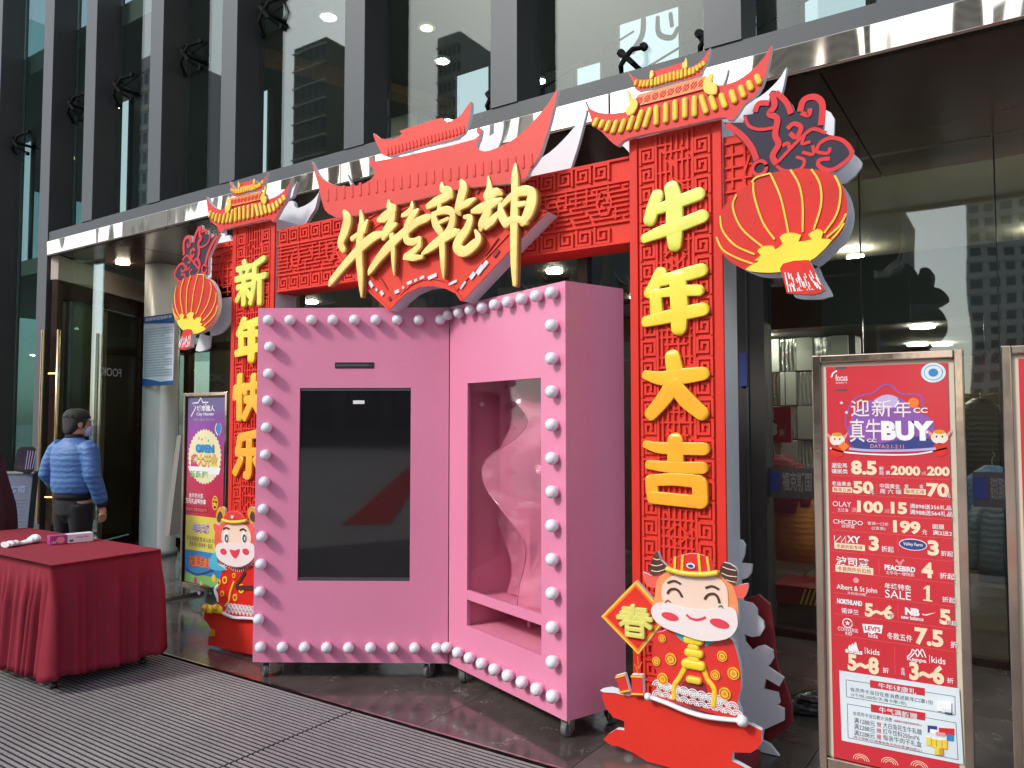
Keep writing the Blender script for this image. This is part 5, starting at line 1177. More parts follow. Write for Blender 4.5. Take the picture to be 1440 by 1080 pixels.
flat([(c0[0] + r_ * math.cos(math.pi / 2 + i * math.pi / 5), c0[1] + r_ * math.sin(math.pi / 2 + i * math.pi / 5)) for i, r_ in enumerate([.011, .0045] * 5)], -.0128, -.0121, white, 'star_mark', ps1)
Tx('CONVERSE', 3, 235, 492, 405, 522, bold=.0); Tx('KID', 3, 300, 525, 356, 552, bold=.01)
MB().prism(Pp([(440, 458), (612, 470), (602, 542), (560, 530), (525, 545), (490, 528), (455, 535)], 3), -.0128, -.0121, white).build('logo_plate', ps1); Tx("LEVI'S", 3, 462, 478, 592, 518, posterred, .03, -.0136); Tx('kids', 3, 492, 540, 570, 576, bold=.01)
Tx('冬款五件', 3, 650, 540, 860, 598, bold=.01); Tx('7.5', 3, 882, 500, 1122, 645, creamink, .045); Tx('折', 3, 1182, 605, 1242, 662, bold=.01)
for i in range(3): MB().prism(Pp([(318 + i * 24, 668 - i * 8), (318 + i * 24 + 10 - i * 0, 640 - i * 12), (330 + i * 24 + 8, 634 - i * 12), (362 + i * 24, 690), (340 + i * 24, 690)], 3), -.0128 - .0001 * i, -.0121, white).build('logo_stripe', ps1)
Tx('adidas', 3, 298, 665, 442, 708, bold=.03, y=-.0142); Tx('kids', 3, 480, 668, 586, 716, bold=.01); Tx('5~8', 3, 318, 725, 580, 868, creamink, .045); Tx('折', 3, 612, 825, 665, 872, bold=.01)
MB().ribbon(Pp([(818, 735), (850, 705), (862, 672), (885, 690), (905, 672), (925, 700), (945, 672), (975, 742)], 3), .004, -.0128, -.0121, white).build('logo_figures', ps1); MB().ribbon(Pp([(850, 735), (885, 700), (905, 735), (925, 702), (950, 738)], 3), .004, -.0134, -.0129, white).build('logo_figures', ps1)
Tx('Kappa', 3, 818, 742, 980, 785, bold=.02); Tx('kids', 3, 1022, 738, 1140, 792, bold=.01); Tx('3~6', 3, 835, 790, 1128, 950, creamink, .045); Tx('折', 3, 1152, 912, 1210, 958, bold=.01); Tx('全', 3, 765, 825, 800, 855); Tx('场', 3, 765, 858, 800, 890)
zl = lambda c, y: SF.px(1245, CR[c][1] + y / 6)[1]
for c_, yv in ((2, 188), (2, 348), (2, 512), (2, 662), (2, 846), (2, 1022), (3, 248), (3, 428), (3, 610)):
    MB().box(SF.px(1171, 750)[0], SF.px(1343, 750)[0], -.0128, -.0121, zl(c_, yv), zl(c_, yv) + .0016, posterlt).build('rule_line', ps1)
for c_, x, ya, yb in ((2, 560, 245, 330), (2, 738, 690, 815), (2, 578, 870, 1000), (3, 738, 295, 425), (3, 712, 650, 880)): Box(c_, x, ya, x + 4, yb, posterlt, name='rule_line')
Box(3, 462, 655, 466, 712, white); Box(3, 1004, 722, 1008, 790, white)
# pale panel
pn = MB().prism(Pp([(246, 130), (1256, 282), (1292, 920), (268, 718)], 4), -.0132, -.0121, paperw).build('pale_panel', ps1)
for (q_) in (((304, 208), (1220, 348), (1222, 505), (308, 350)), ((314, 410), (1228, 570), (1246, 880), (322, 695))):
    P = Pp(q_, 4); g = MB()
    for a, b_ in zip(P, P[1:] + P[:1]): g.bar(a, b_, .002, -.0137, -.0133, inkdk)
    g.build('panel_outline', ps1)
for q_, s in ((((506, 210), (966, 278), (966, 342), (506, 272)), '牛年健康礼'), (((512, 412), (972, 485), (968, 550), (514, 476)), '牛气满额赠')):
    P = Pp(q_, 4); MB().prism(P, -.0144, -.0138, posterred).build('ribbon_label', ps1)
    lettering(s, P[0][0] + .03, P[1][0] - .03, P[3][1] + .004, P[0][1] - .003, -.0150, paperw, ps1, .01)
def Tl(s, xa_, ya, xb_, yb, h_, m=inkdk, bold=.0):
    a, b_ = Pp([(xa_, ya), (xb_, yb)], 4); lettering(s, a[0], b_[0], a[1] - h_ / 6 * .0029, a[1], -.0140, m, ps1, bold, slant=(b_[1] - a[1]) * .55)
Tl('会员凭卡当日任意消费送新年口罩1份', 340, 268, 1035, 372, 36); Tl('(5个/份,200份/天,每卡限1份)', 345, 315, 810, 385, 34)
Tl('会员凭卡当日累计消费', 362, 470, 690, 525, 34); Tl('(满额赠礼数量有限,赠完即止)', 705, 540, 940, 575, 22, posterdk)
for k_, (a, b_) in enumerate((('满1288元', '大白兔花生牛轧糖'), ('满2288元', '红牛饮料250ml*6'), ('满3288元', '每亲牛肉干礼盒'))):
    Tl(a, 370, 522 + 52 * k_, 545, 552 + 52 * k_, 46); Tl('赠', 562, 560 + 52 * k_, 598, 566 + 52 * k_, 40, posterred); Tl(b_, 615, 562 + 52 * k_, 940 - 20 * (k_ % 2), 622 + 52 * k_, 46)
Tl('(每卡限赠1份,数量有限,先到先得,赠完即止)', 365, 675, 940, 790, 24, posterdk)
for i, (x, z, w_, h_, m) in enumerate(((1030, 620, 80, 60, navy), (1040, 640, 60, 40, white), (1150, 640, 130, 60, posterred), (1100, 660, 80, 30, pinkpr), (1180, 690, 60, 50, bluepr), (1000, 720, 40, 70, yellowpr), (1045, 735, 40, 70, gold), (1090, 745, 40, 75, yellowpr), (1135, 745, 40, 70, gold), (1070, 800, 40, 60, yellowpr), (1105, 805, 34, 55, golddk), (1130, 430, 120, 70, white), (1150, 460, 80, 36, paperw), (1165, 480, 60, 14, inkdk))):
    P = Pp([(x - w_ / 2, z - h_ / 2), (x + w_ / 2, z - h_ / 2 + 8), (x + w_ / 2, z + h_ / 2 + 8), (x - w_ / 2, z + h_ / 2)], 4); MB().prism(P, -.0140 - .0005 * i, -.0134, m).build('gift_picture', ps1)
for x in (430, 670, 920):
    for r_ in (.030, .022, .014):
        c0 = Pp([(x, 860 + (x - 430) * .12)], 4)[0]; MB().ribbon([(c0[0] + r_ * math.cos(a), c0[1] - .012 + r_ * .8 * math.sin(a)) for a in [math.pi * j / 8 for j in range(9)]], .0022, -.0126, -.0121, creamink, k=1).build('wave_arc', ps1)
# second stand, cut by the picture's right edge
x2 = SF.px(1414, 700)[0]
st2, ps2 = stand(SF, x2, x2 + (xb2 - xa), z0 + .01, z1 + .005, 'poster_stand', 'steel poster stand with a plain red poster, cut off at the right edge')
Tx('新年', 1, 1800, 300, 2300, 520, muzz, .05, -.0135, ps2)

# cinema stand behind the left pillar
CR[5] = (240, 540, 7.2); CR[6] = (240, 680, 7.2)
VY = 4.22
VF = Frame((aty(290, 830, VY).x, VY, 0))
xv0, xv1 = VF.px(259, 690)[0], VF.px(321, 690)[0]
zv1 = VF.px(290, 552)[1]
grad = mat('purple_to_red_print', (.4, .05, .2), .35, coat=.3, ramp=[(.9, (.50, .02, .05)), (1.25, (.46, .02, .12)), (1.5, (.26, .04, .30)), (1.72, (.12, .07, .24)), (1.85, (.07, .08, .20))])
st3, ps3 = stand(VF, xv0, xv1, .10, zv1, 'poster_stand', 'slim steel stand with a purple and yellow cinema poster left of the arch', sheet=grad, edge=black)
def Tv(s, c, xa_, ya, xb_, yb, m=white, bold=.02, y=-.0140): return Tx(s, c, xa_, ya, xb_, yb, m, bold, y, ps3, VF)
def Pv(pts, c): return VF.poly(pts, CR[c])
MB().ribbon(Pv([(220, 328), (268, 235), (232, 195), (290, 190), (318, 140), (338, 188), (395, 185), (360, 215)], 5), .012, -.0135, -.0121, white, k=1).build('star_outline', ps3)
Tv('城市猎人', 5, 280, 215, 460, 278, bold=.03); Tv('City Hunter', 5, 275, 288, 455, 328); Tv('嗨玩 潮流 新空间', 5, 245, 350, 455, 372, lilac, .0)
c0 = Pv([(355, 735)], 5)[0]; rx_ = (Pv([(520, 735)], 5)[0][0] - Pv([(190, 735)], 5)[0][0]) / 2; rz_ = (Pv([(355, 470)], 5)[0][1] - Pv([(355, 1020)], 5)[0][1]) / 2
el = []
for i in range(72): k_ = 1.03 if i % 2 else .96; el.append((c0[0] + rx_ * k_ * math.cos(i * math.pi / 36), c0[1] + rz_ * k_ * math.sin(i * math.pi / 36)))
flat(el, -.0132, -.0121, mat('pale_yellow_print', (.72, .66, .42), .4), 'oval_badge', ps3)
MB().prism(Pv([(190, 830), (520, 850), (500, 920), (210, 900)], 5), -.0138, -.0133, white).build('badge_band', ps3)
MB().stroke([(p[0], p[1], .028) for p in Pv([(295, 640), (435, 665)], 5)], -.0133, .004, cyanpr, k=2).build('badge_plate', ps3); Tv('OPEN', 5, 270, 610, 455, 695, bluepr, .05, -.0185)
Tv('盛大开业', 5, 215, 705, 490, 845, magenta, .07, -.0140); Tv('盛大开业', 5, 218, 703, 488, 832, yellowpr, .04, -.0150); Tv('欢乐 潮玩 酷炫', 5, 205, 875, 390, 950, greenpr, .03, -.0146)
b0_ = flat(ell(*Pv([(505, 460)], 5)[0], .045, .055), -.0138, -.0133, bluepr, 'balloon', ps3); MB().ribbon(Pv([(480, 400), (465, 460), (490, 520)], 5), .010, -.0143, -.0139, white).build('balloon_stripe', ps3); MB().ribbon(Pv([(520, 395), (530, 450), (510, 520)], 5), .010, -.0143, -.0139, orange).build('balloon_stripe', ps3)
for x, z, m in ((330, 560, orange), (365, 545, yellowpr), (300, 550, greenpr), (395, 575, greenpr)): flat(ell(*Pv([(x, z)], 5)[0], .012), -.0138, -.0133, m, 'confetti', ps3)
Tv('全城抽大奖', 6, 198, 95, 345, 145, white, .02); Tv('万元礼品等你拿', 6, 165, 150, 372, 205, white, .02); MB().prism(Pv([(165, 222), (390, 240), (388, 300), (160, 285)], 6), -.0128, -.0121, posterdk).build('label_bar', ps3); Tv('精美好礼 惊喜不断送不停', 6, 172, 245, 380, 280, pinkpr, .0)
flat(ell(*Pv([(462, 195)], 6)[0], .042, .062), -.0133, -.0121, gold, 'medal', ps3); flat(ell(*Pv([(462, 195)], 6)[0], .034, .052), -.0139, -.0134, darkred, 'medal_field', ps3); Tv('奖', 6, 438, 150, 488, 235, gold, .04, -.0146)
xl, xr = xv0 + .055, xv1 - .055
zA, zB, zC, zD = [VF.px(290, 680 + q_ / 7.2)[1] for q_ in (335, 690, 930, 1100)]
MB().box(xl, xr, -.0136, -.0121, zB, zA, yellowpr).build('yellow_block', ps3); MB().box(xl, xr, -.0134, -.0121, zC, zB - .0005, bluepr).build('blue_block', ps3); MB().box(xl, xr, -.0135, -.0121, .155, zC - .0005, greenpr).build('green_block', ps3)
Tv('电玩城', 6, 240, 405, 405, 505, violet, .05, -.0146); Tv('电玩城', 6, 240, 402, 405, 490, lilac, .02, -.0152); Tv('开业充值优惠,新人办卡送', 6, 175, 540, 480, 590, inkdk, .0, -.0146); Tv('更多好礼等你来一起玩', 6, 205, 595, 440, 645, inkdk, .0, -.0146)
Tv('充值送豪礼', 6, 195, 730, 440, 860, posterdk, .07, -.0144); Tv('充值送豪礼', 6, 198, 728, 438, 850, orange, .03, -.0150)
MB().ribbon(Pv([(170, 860), (280, 920), (460, 870)], 6), .02, -.0140, -.0135, navy).build('blue_swoosh', ps3)
for x, z, m, r_ in ((265, 975, magenta, .030), (320, 1010, yellowpr, .024), (375, 1005, greenpr, .020), (450, 955, gold, .034), (420, 1070, cyanpr, .040), (300, 1090, lilac, .03)): flat(ell(*Pv([(x, z)], 6)[0], r_ * .8, r_), -.0142, -.0136, m, 'toy_picture', ps3)

# ------------------------------------------------------------------ skirted table and what lies on it
TX0, TX1, TY0, TY1, TZZ = -6.7, -4.855, 2.315, 3.0, .75
tb = thing('folding_table', 'folding table hidden under a burgundy skirt at the left', 'table', (TX1, TY0, 0))
MB().box(TX0 - TX1 + .03, -.03, .03, TY1 - TY0 - .03, .715, .738, wallbr).build('tabletop', tb)
for x in (-.07, TX0 - TX1 + .1):
    for y in (.06, TY1 - TY0 - .06):
        lg = MB().tube([(x, y, .03), (x, y, .715)], .0125, steel, 10).build('leg', tb, smooth=True)
        MB().lathe([(.02, 0), (.022, .012), (.018, .032)], black, 12, (x, y, 0)).build('rubber_foot', lg, smooth=True)
g = MB(); rnd = random.Random(8); path = []
corners = [(TX0, TY1), (TX0, TY0), (TX1, TY0), (TX1, TY1), (TX0, TY1)]
for (ax, ay), (bx_, by_) in zip(corners, corners[1:]):
    Ls = math.hypot(bx_ - ax, by_ - ay); n = int(Ls / .0085)
    for i in range(n):
        f = i / n; path.append((ax + (bx_ - ax) * f, ay + (by_ - ay) * f, (by_ - ay) / Ls, -(bx_ - ax) / Ls, f * Ls, Ls))
npth = len(path); rows = 18
ph = [rnd.uniform(0, 6.28) for _ in range(60)]
for r_ in range(rows + 1):
    t_ = r_ / rows
    for i, (x, y, nx, ny, s_, Ls) in enumerate(path):
        # softened normal round the corners
        e_ = min(s_, Ls - s_); k_ = min(1, e_ / .05)
        front = abs(ny) > .5
        fr_ = 2 * math.pi / (.088 if front else .15)
        w_ = math.sin(s_ * fr_ + 1.9 * math.sin(s_ * 6.1 + ph[0]) + .9 * math.sin(s_ * 14.7 + ph[6]) + .5 * t_ * math.sin(s_ * 4 + ph[1]))
        w2 = math.sin(s_ * fr_ * .47 + ph[2] + t_ * .8)
        amp = (.021 if front else .026) * min(1, max(0, t_ - .085) * 3.2)
        sharp = math.copysign(abs(w_) ** .55, w_) + .35 * math.sin(s_ * fr_ * 2.3 + 2.0 * math.sin(s_ * 5) + t_)
        off = .004 + .035 * t_ ** 1.3 + amp * (sharp * .8 + w2 * .5) + (.0035 * math.sin(s_ * 60 + ph[3]) * t_ if front else 0)
        if t_ < .085: off = .006 + .002 * math.sin(s_ * 11)
        tx_ = .015 * t_ * math.sin(s_ * 6 + ph[4]) * k_
        zz = TZZ - .004 - (TZZ - .075) * t_ + (.010 * math.sin(s_ * 7.3 + ph[5]) + .006 * math.sin(s_ * 23)) * t_
        g.v.append((x + nx * off - ny * tx_, y + ny * off + nx * tx_, zz))
for r_ in range(rows):
    for i in range(npth):
        j = (i + 1) % npth; a = r_ * npth
        g.face((a + i, a + j, a + npth + j, a + npth + i), cloth)
b0 = len(g.v); nt_ = 30
for i in range(npth): x, y, nx, ny, _, _ = path[i]; g.v.append((x + nx * .002, y + ny * .002, TZZ))
for i in range(npth): g.face((i, (i + 1) % npth, b0 + (i + 1) % npth, b0 + i), cloth)
g.face(range(b0, b0 + npth), cloth)
o = g.build('table_skirt', None, smooth=True); o.data.polygons[-1].use_smooth = False
tag(o, 'burgundy pleated table skirt draped over the table at left', 'tablecloth')
sm_ = o.modifiers.new('thickness', 'SOLIDIFY'); sm_.thickness = .003
# carton
pa, pb = atz(70, 767, TZZ), atz(131, 761, TZZ); ang = math.atan2(pb.y - pa.y, pb.x - pa.x); Lb = (pb - pa).length
cb = thing('carton_box', 'long white and magenta carton lying on the burgundy tablecloth', 'box', (pa.x, pa.y, TZZ), ang)
MB().box(.40 * Lb, Lb, 0, .075, .001, .062, mat('white_card', (.70, .64, .68), .5)).build('box_body', cb, bevel=.002)
mg = MB().box(0, .40 * Lb - .0005, 0, .075, .001, .062, mat('magenta_card', (.36, .03, .20), .45)).build('printed_end', cb, bevel=.002)
MB().prism(ell(.24 * Lb, .03, .026, .022), -.0016, -.0005, pinkpr).build('round_print', mg)
lettering('保鲜膜', .015 * Lb, .15 * Lb, .008, .024, -.0015, white, mg, .03); lettering('Cling Film', .60 * Lb, .90 * Lb, .030, .046, -.0015, mat('magenta_ink', (.3, .02, .2), .5), cb, .01)
MB().box(.45 * Lb, .53 * Lb, -.0015, -.0005, .012, .026, inkdk).build('dark_print', cb)
# crumpled white paper pouch
pa, pb = atz(14, 771, TZZ), atz(61, 764, TZZ); ang = math.atan2(pb.y - pa.y, pb.x - pa.x); Lb = (pb - pa).length
g = MB(); rnd = random.Random(2); rings = []
for i in range(15):
    f = i / 14; h_ = .017 + .003 * math.sin(f * 9) + rnd.uniform(-.003, .003) + (.012 * max(0, f - .82) / .18); 
    rings.append(((f * Lb, .05 + rnd.uniform(-.006, .006) + .02 * f, h_ + .001), h_, .05 - .015 * math.sin(f * 3) + rnd.uniform(-.006, .006), 0, (1, 0, 0)))
g.loft(rings, mat('white_paper', (.76, .76, .76), .6, bump=.5, bscale=30), 14)
tag(g.build('paper_pouch', None, (pa.x, pa.y, TZZ), rz=ang), 'crumpled white paper pouch on the burgundy tablecloth', 'paper')
p = atz(140, 931, 0)
tag(MB().lathe([(.05, 0), (.062, .01), (.068, .10), (.064, .10), (.058, .012)], white, 20, (0, 0, 0)).build('plastic_tub', None, (p.x - .05, p.y, 0), smooth=True), 'white plastic tub on the mat under the table skirt', 'tub')

# ------------------------------------------------------------------ kiosk, draped stand, notice, leaning board
ko = at(7.2, (27 - 720) / F * 7.2); KF = Frame((ko.x, ko.y, 0), YAW + R(8))
ki = thing('tablet_kiosk', 'grey-blue floor kiosk with a tilted black tablet, behind the table', 'kiosk', KF.o, KF.ang)
gb = mat('grey_blue_plastic', (.20, .23, .31), .45, dirt=.05)
q = [KF.px(*p) for p in ((5, 666), (47, 664), (38, 752), (17, 754))]
bd = MB().prism(q, 0, .12, gb, mat('dark_blue_side', (.02, .025, .06), .5)).build('body', ki, bevel=.006)
MB().box(q[3][0] + .01, q[2][0] - .01, .02, .10, .04, q[2][1], gb).box(q[3][0] - .08, q[2][0] + .08, -.12, .24, 0, .04, gb).build('base', ki, bevel=.006)
MB().box(q[0][0] - .01, q[1][0] + .01, -.01, .13, q[0][1], q[0][1] + .02, steel).build('top_plate', ki)
a, b_ = KF.px(13, 694), KF.px(37, 682); lettering('防疫', a[0], b_[0], a[1], b_[1], -.003, mat('pale_blue_ink', (.32, .38, .58), .5), bd, .03)
g = MB()
for i in range(9):
    a, b_ = KF.px(13, 702 + i * 5), KF.px(36 - (i % 3) * 3, 702 + i * 5); g.box(a[0], b_[0], -.003, -.001, a[1] - .006, a[1], mat('pale_grey_ink', (.30, .32, .38), .5) if not i else MATS['pale_grey_ink'])
g.build('small_print', bd)
tq = [KF.px(*p, -.06) for p in ((26, 630), (50, 628), (46, 664), (20, 662))]
tq = [KF.px(*p, -.06) for p in ((25, 632), (30, 628), (46, 628), (50, 632), (47, 661), (43, 665), (24, 663), (20, 659))]
th_ = MB().prism(tq, -.075, -.045, black).build('tablet', ki, bevel=.004)
cxk = sum(p[0] for p in tq) / 8; czk = sum(p[1] for p in tq) / 8
MB().prism([(cxk + (p[0] - cxk) * .82, czk + (p[1] - czk) * .82) for p in tq], -.078, -.0755, mat('purple_screen', (.05, .03, .06), .12, var=.8, scale=8)).build('screen', th_)
g = MB()
for i in range(4): g.bar((cxk + .01 + i * .02, czk - .09), (cxk + .03 + i * .022, czk + .08), .006, -.0795, -.0781, lilac)
g.build('screen_stripe', th_)
MB().box(cxk - .02, cxk + .02, -.045, .02, q[0][1], czk, black).build('tablet_arm', ki)
do_ = at(6.2, (-9 - 720) / F * 6.2)
g = MB(); rings = 16; nn_ = 48
for r_ in range(rings + 1):
    f = r_ / rings; z = 1.36 * (1 - f)
    for j in range(nn_):
        a = 2 * math.pi * j / nn_; rad = (.06 + .10 * min(1, f * 3) + .07 * f) * (1 + .10 * f * math.sin(a * 9 + math.sin(f * 4)))
        g.v.append((rad * math.cos(a), rad * math.sin(a), z))
for r_ in range(rings):
    for j in range(nn_): k_ = (j + 1) % nn_; g.face((r_ * nn_ + j, r_ * nn_ + k_, (r_ + 1) * nn_ + k_, (r_ + 1) * nn_ + j), maroon)
g.face(range(nn_), maroon)
tag(g.build('draped_stand', None, (do_.x, do_.y, 0), smooth=True), 'tall stand under dark maroon cloth, cut by the left edge', 'draped stand')
NF = Frame((pc.x, pc.y - .235, 0), 0)
a, b_ = NF.px(200.5, 543), NF.px(245.5, 440)
nb = thing('notice_board', 'white notice with blue header and small print hung before the steel column', 'notice', (NF.o.x, NF.o.y, 0))
MB().box(a[0], b_[0], 0, .012, a[1], b_[1], mat('notice_paper', (.50, .55, .64), .45)).build('panel', nb)
zh = NF.px(222, 455)[1]; zf = NF.px(222, 537)[1]; W2 = b_[0] - a[0]
MB().prism([(a[0], b_[1]), (b_[0], b_[1]), (b_[0], zh - .02), (a[0] + W2 * .5, zh), (a[0], zh + .02)], -.003, -.0002, mat('notice_blue', (.02, .09, .28), .45)).build('header', nb)
MB().prism([(a[0], a[1]), (b_[0], a[1]), (b_[0], zf + .01), (a[0] + W2 * .6, zf), (a[0] + W2 * .3, zf + .03), (a[0], zf + .05)], -.003, -.0002, MATS['notice_blue']).build('footer', nb)
lettering('疫情防控告知书', a[0] + .03, b_[0] - .05, NF.px(222, 450)[1], NF.px(222, 445)[1], -.004, white, nb, .02)
tl = '疫情防控期间请配合测温佩戴口罩出示健康码保持安全距离谢谢合作'
zz = zh - .05; i = 0
while zz > zf + .07:
    e_ = .06 if i % 4 == 3 else .025
    lettering(''.join(random.choice(tl) for _ in range(22)), a[0] + .025, b_[0] - e_ - (.12 if i % 4 == 3 else 0), zz - .017, zz, -.0015, inkdk, nb, .0); zz -= .031; i += 1
pa_, pb_ = atz(240, 772, 0), None
LBo = aty(240, 760, 5.15)
lb = [aty(u, v, 5.15) for u, v in ((257, 612), (263, 612), (246, 752), (238, 752))]
g = MB(); g.prism([(p.x - LBo.x, p.z) for p in lb], -.07, .07, mat('grey_panel', (.25, .24, .22), .5), mat('pale_panel_edge', (.55, .52, .46), .5))
tag(g.build('leaning_panel', None, (LBo.x, 5.15, 0)), 'thin grey panel leaning beside the slim poster stand', 'panel')

# ------------------------------------------------------------------ things in the shop behind the glass
Fs = Frame((aty(1096, 600, 6.9).x, 6.9, 0))
a, b_ = Fs.px(1074, 622), Fs.px(1112, 572)
ss = thing('sale_sign', 'red hanging sign reading 3折 before the checkered wall', 'sign', Fs.o)
pn_ = MB().box(a[0], b_[0], 0, .02, a[1], b_[1], posterred).box(a[0] + .05, a[0] + .056, .008, .012, b_[1], 2.37, steel).box(b_[0] - .05, b_[0] - .044, .008, .012, b_[1], 2.37, steel).build('panel', ss)
c0, c1 = Fs.px(1079, 613), Fs.px(1093, 594); lettering('3', c0[0], c1[0], c0[1], c1[1], -.003, white, ss, .06)
c0, c1 = Fs.px(1096, 613), Fs.px(1104, 604); lettering('折', c0[0], c1[0], c0[1], c1[1], -.003, white, ss, .01)
c0, c1 = Fs.px(1080, 590), Fs.px(1089, 577); lettering('低至', c0[0], c1[0], c0[1], c1[1], -.003, white, ss, .01)
def garment(u, vt, Y, w_, h_, m, label, rz=0., puffy=True):
    p = aty(u, vt, Y); t_ = thing('hanging_jacket', label, 'jacket', (p.x, Y, p.z - h_), rz, 'jackets on the shop racks')
    g = MB(); z1_ = h_
    g.loft([((0, 0, 0), w_ * .36, .09), ((0, 0, h_ * .3), w_ * .38, .11), ((0, 0, h_ * .6), w_ * .38, .11), ((0, 0, h_ * .85), w_ * .36, .09), ((0, 0, h_ * .95), w_ * .2, .06), ((0, 0, h_), w_ * .1, .05)], m, 18)
    g.build('body', t_, smooth=True)
    for s_ in (-1, 1):
        MB().loft([((s_ * w_ * .30, 0, h_ * .86), .055, .055), ((s_ * w_ * .42, -.01, h_ * .6), .06, .06), ((s_ * w_ * .46, -.02, h_ * .25), .055, .055), ((s_ * w_ * .46, -.02, h_ * .12), .04, .04)], m, 12).build('sleeve', t_, smooth=True)
    MB().tube([(0, 0, h_), (0, 0, h_ + .05), (.02, 0, h_ + .09), (0, 0, h_ + .12)], .004, steel, 6).build('hanger_hook', t_)
    return t_
def puff(name, col):
    m_ = mat(name, col, .55, bump=.0)
    t = m_.node_tree; b = [n for n in t.nodes if n.type == 'BSDF_PRINCIPLED'][0]
    tc = N(t, 'ShaderNodeTexCoord'); wv = N(t, 'ShaderNodeTexWave', bands_direction='Z', wave_profile='SIN'); wv.inputs['Scale'].default_value = 6.5; wv.inputs['Distortion'].default_value = 3.0; wv.inputs['Detail'].default_value = 2; wv.inputs['Detail Scale'].default_value = 3
    t.links.new(tc.outputs['Object'], wv.inputs['Vector']); bp = N(t, 'ShaderNodeBump'); bp.inputs['Strength'].default_value = .2; bp.inputs['Distance'].default_value = .02
    no = N(t, 'ShaderNodeTexNoise'); no.inputs['Scale'].default_value = 22; no.inputs['Detail'].default_value = 4; t.links.new(tc.outputs['Object'], no.inputs['Vector'])
    ad = N(t, 'ShaderNodeMath', operation='ADD'); t.links.new(wv.outputs[0], ad.inputs[0]); t.links.new(no.outputs[0], ad.inputs[1])
    t.links.new(ad.outputs[0], bp.inputs['Height']); t.links.new(bp.outputs[0], b.inputs['Normal']); return m_
jo, jm, jb = puff('orange_puffer', (.55, .20, .03)), puff('maroon_puffer', (.16, .012, .03)), puff('blue_puffer', (.03, .10, .24))
garment(1120, 690, 7.1, .5, .62, jo, 'orange puffer jacket under the checkered wall'); garment(1098, 640, 7.05, .45, .5, jm, 'maroon jacket hanging below the red 3折 sign')
garment(1138, 672, 7.2, .42, .55, puff('rust_puffer', (.30, .07, .02)), 'rust jacket half hidden beside the sale poster stand'); 
garment(1395, 655, 7.3, .55, .75, jb, 'blue puffer jacket between the two right-hand poster stands'); garment(1412, 690, 7.0, .5, .7, puff('slate_puffer', (.05, .08, .13)), 'slate jacket in front of the blue puffer jacket')
garment(1378, 560, 8.4, .6, .8, puff('black_puffer', (.012, .012, .014)), 'black coat deeper in the shop beside the right-hand stand')
Fs2 = Frame((aty(1120, 840, 6.35).x, 6.35, 0)); a, b_ = Fs2.px(1086, 846), Fs2.px(1156, 829)
sh = thing('display_plinth', 'low display ledge with a red and gold patterned edge inside the glass', 'shelf', Fs2.o)
MB().box(a[0], b_[0] + .2, 0, .5, a[1], b_[1], darkred).build('ledge', sh); MB().box(a[0] + .03, b_[0] + .17, .03, .47, 0, a[1], wallbr).build('plinth', sh)
g = MB()
for i in range(9): g.bar((a[0] + .22 + i * .035, a[1] + .01), (a[0] + .26 + i * .035, b_[1] - .01), .012, -.003, -.0005, gold)
g.build('gold_pattern', sh)
p = aty(1385, 511, 6.25); sn = thing('snowflake_ornament', 'dusty red snowflake ornament hanging inside the shop glass', 'ornament', p)
g = MB()
for i in range(6):
    a_ = i * math.pi / 3; g.bar((0, 0), (.10 * math.cos(a_), .10 * math.sin(a_)), .014, -.006 - .0005 * i, .006, mat('dusty_red', (.30, .06, .09), .5) if i == 0 else MATS['dusty_red'])
    for d_ in (-.5, .5): g.bar((.06 * math.cos(a_), .06 * math.sin(a_)), (.06 * math.cos(a_) + .04 * math.cos(a_ + d_ * 2), .06 * math.sin(a_) + .04 * math.sin(a_ + d_ * 2)), .01, -.005 - .0004 * i, .005, MATS['dusty_red'])
g.build('star', sn); MB().tube([(0, 0, .1), (0, 0, 2.37 - p.z)], .002, black, 5).build('thread', sn)
# black plastic bag on the floor beside the stand
p = atz(1128, 1030, 0); g = MB(); rnd = random.Random(6)
rg_ = []
for i in range(11):
    f = i / 10; rg_.append(((rnd.uniform(-.015, .015), rnd.uniform(-.015, .015), .002 + .11 * f), .15 * math.cos(f * 1.45) + rnd.uniform(-.02, .02), .11 * math.cos(f * 1.45) + rnd.uniform(-.02, .02), rnd.uniform(0, 1)))
g.loft(rg_, mat('black_bag_film', (.012, .012, .013), .18, bump=1.0, bscale=22, coat=.4), 22)
tag(g.build('plastic_bag', None, (p.x - .02, p.y + .35, 0), smooth=True), 'crumpled black plastic bag on the floor behind the sale poster stand', 'bag')

# ------------------------------------------------------------------ the man by the door
mo = at(6.75, (107 - 720) / F * 6.75)
man = thing('person', 'person in a blue quilted jacket and black trousers facing the door, wearing a mask', 'person', (mo.x, mo.y, 0), YAW - R(22))
skin = mat('skin', (.50, .27, .19), .5, var=.06); hairm = mat('black_hair', (.010, .008, .008), .5, var=.3, scale=60, bump=.6, bscale=180)
jac = puff('blue_quilted_cloth', (.055, .145, .36)); trou = mat('black_trousers', (.010, .010, .012), .85, bump=.2, bscale=40); cuff = mat('black_knit', (.012, .012, .015), .9, bump=.4, bscale=300); shoe = mat('black_shoe', (.015, .014, .014), .4)
def limb(g, pts, m, n=14):
    P = [Vector(p[:3]) for p in pts]; rg = []
    for i, p in enumerate(pts):
        ax = (P[min(i + 1, len(P) - 1)] - P[max(i - 1, 0)])
        rg.append((p[:3], p[3], p[4] if len(p) > 4 else p[3], 0, ax))
    g.loft(rg, m, n)
HY = R(-16)                                    # the head is turned to the right
def H(x, y, z): 
    c, s_ = math.cos(HY), math.sin(HY); return (x * c - y * s_, .015 + x * s_ + y * c, z)
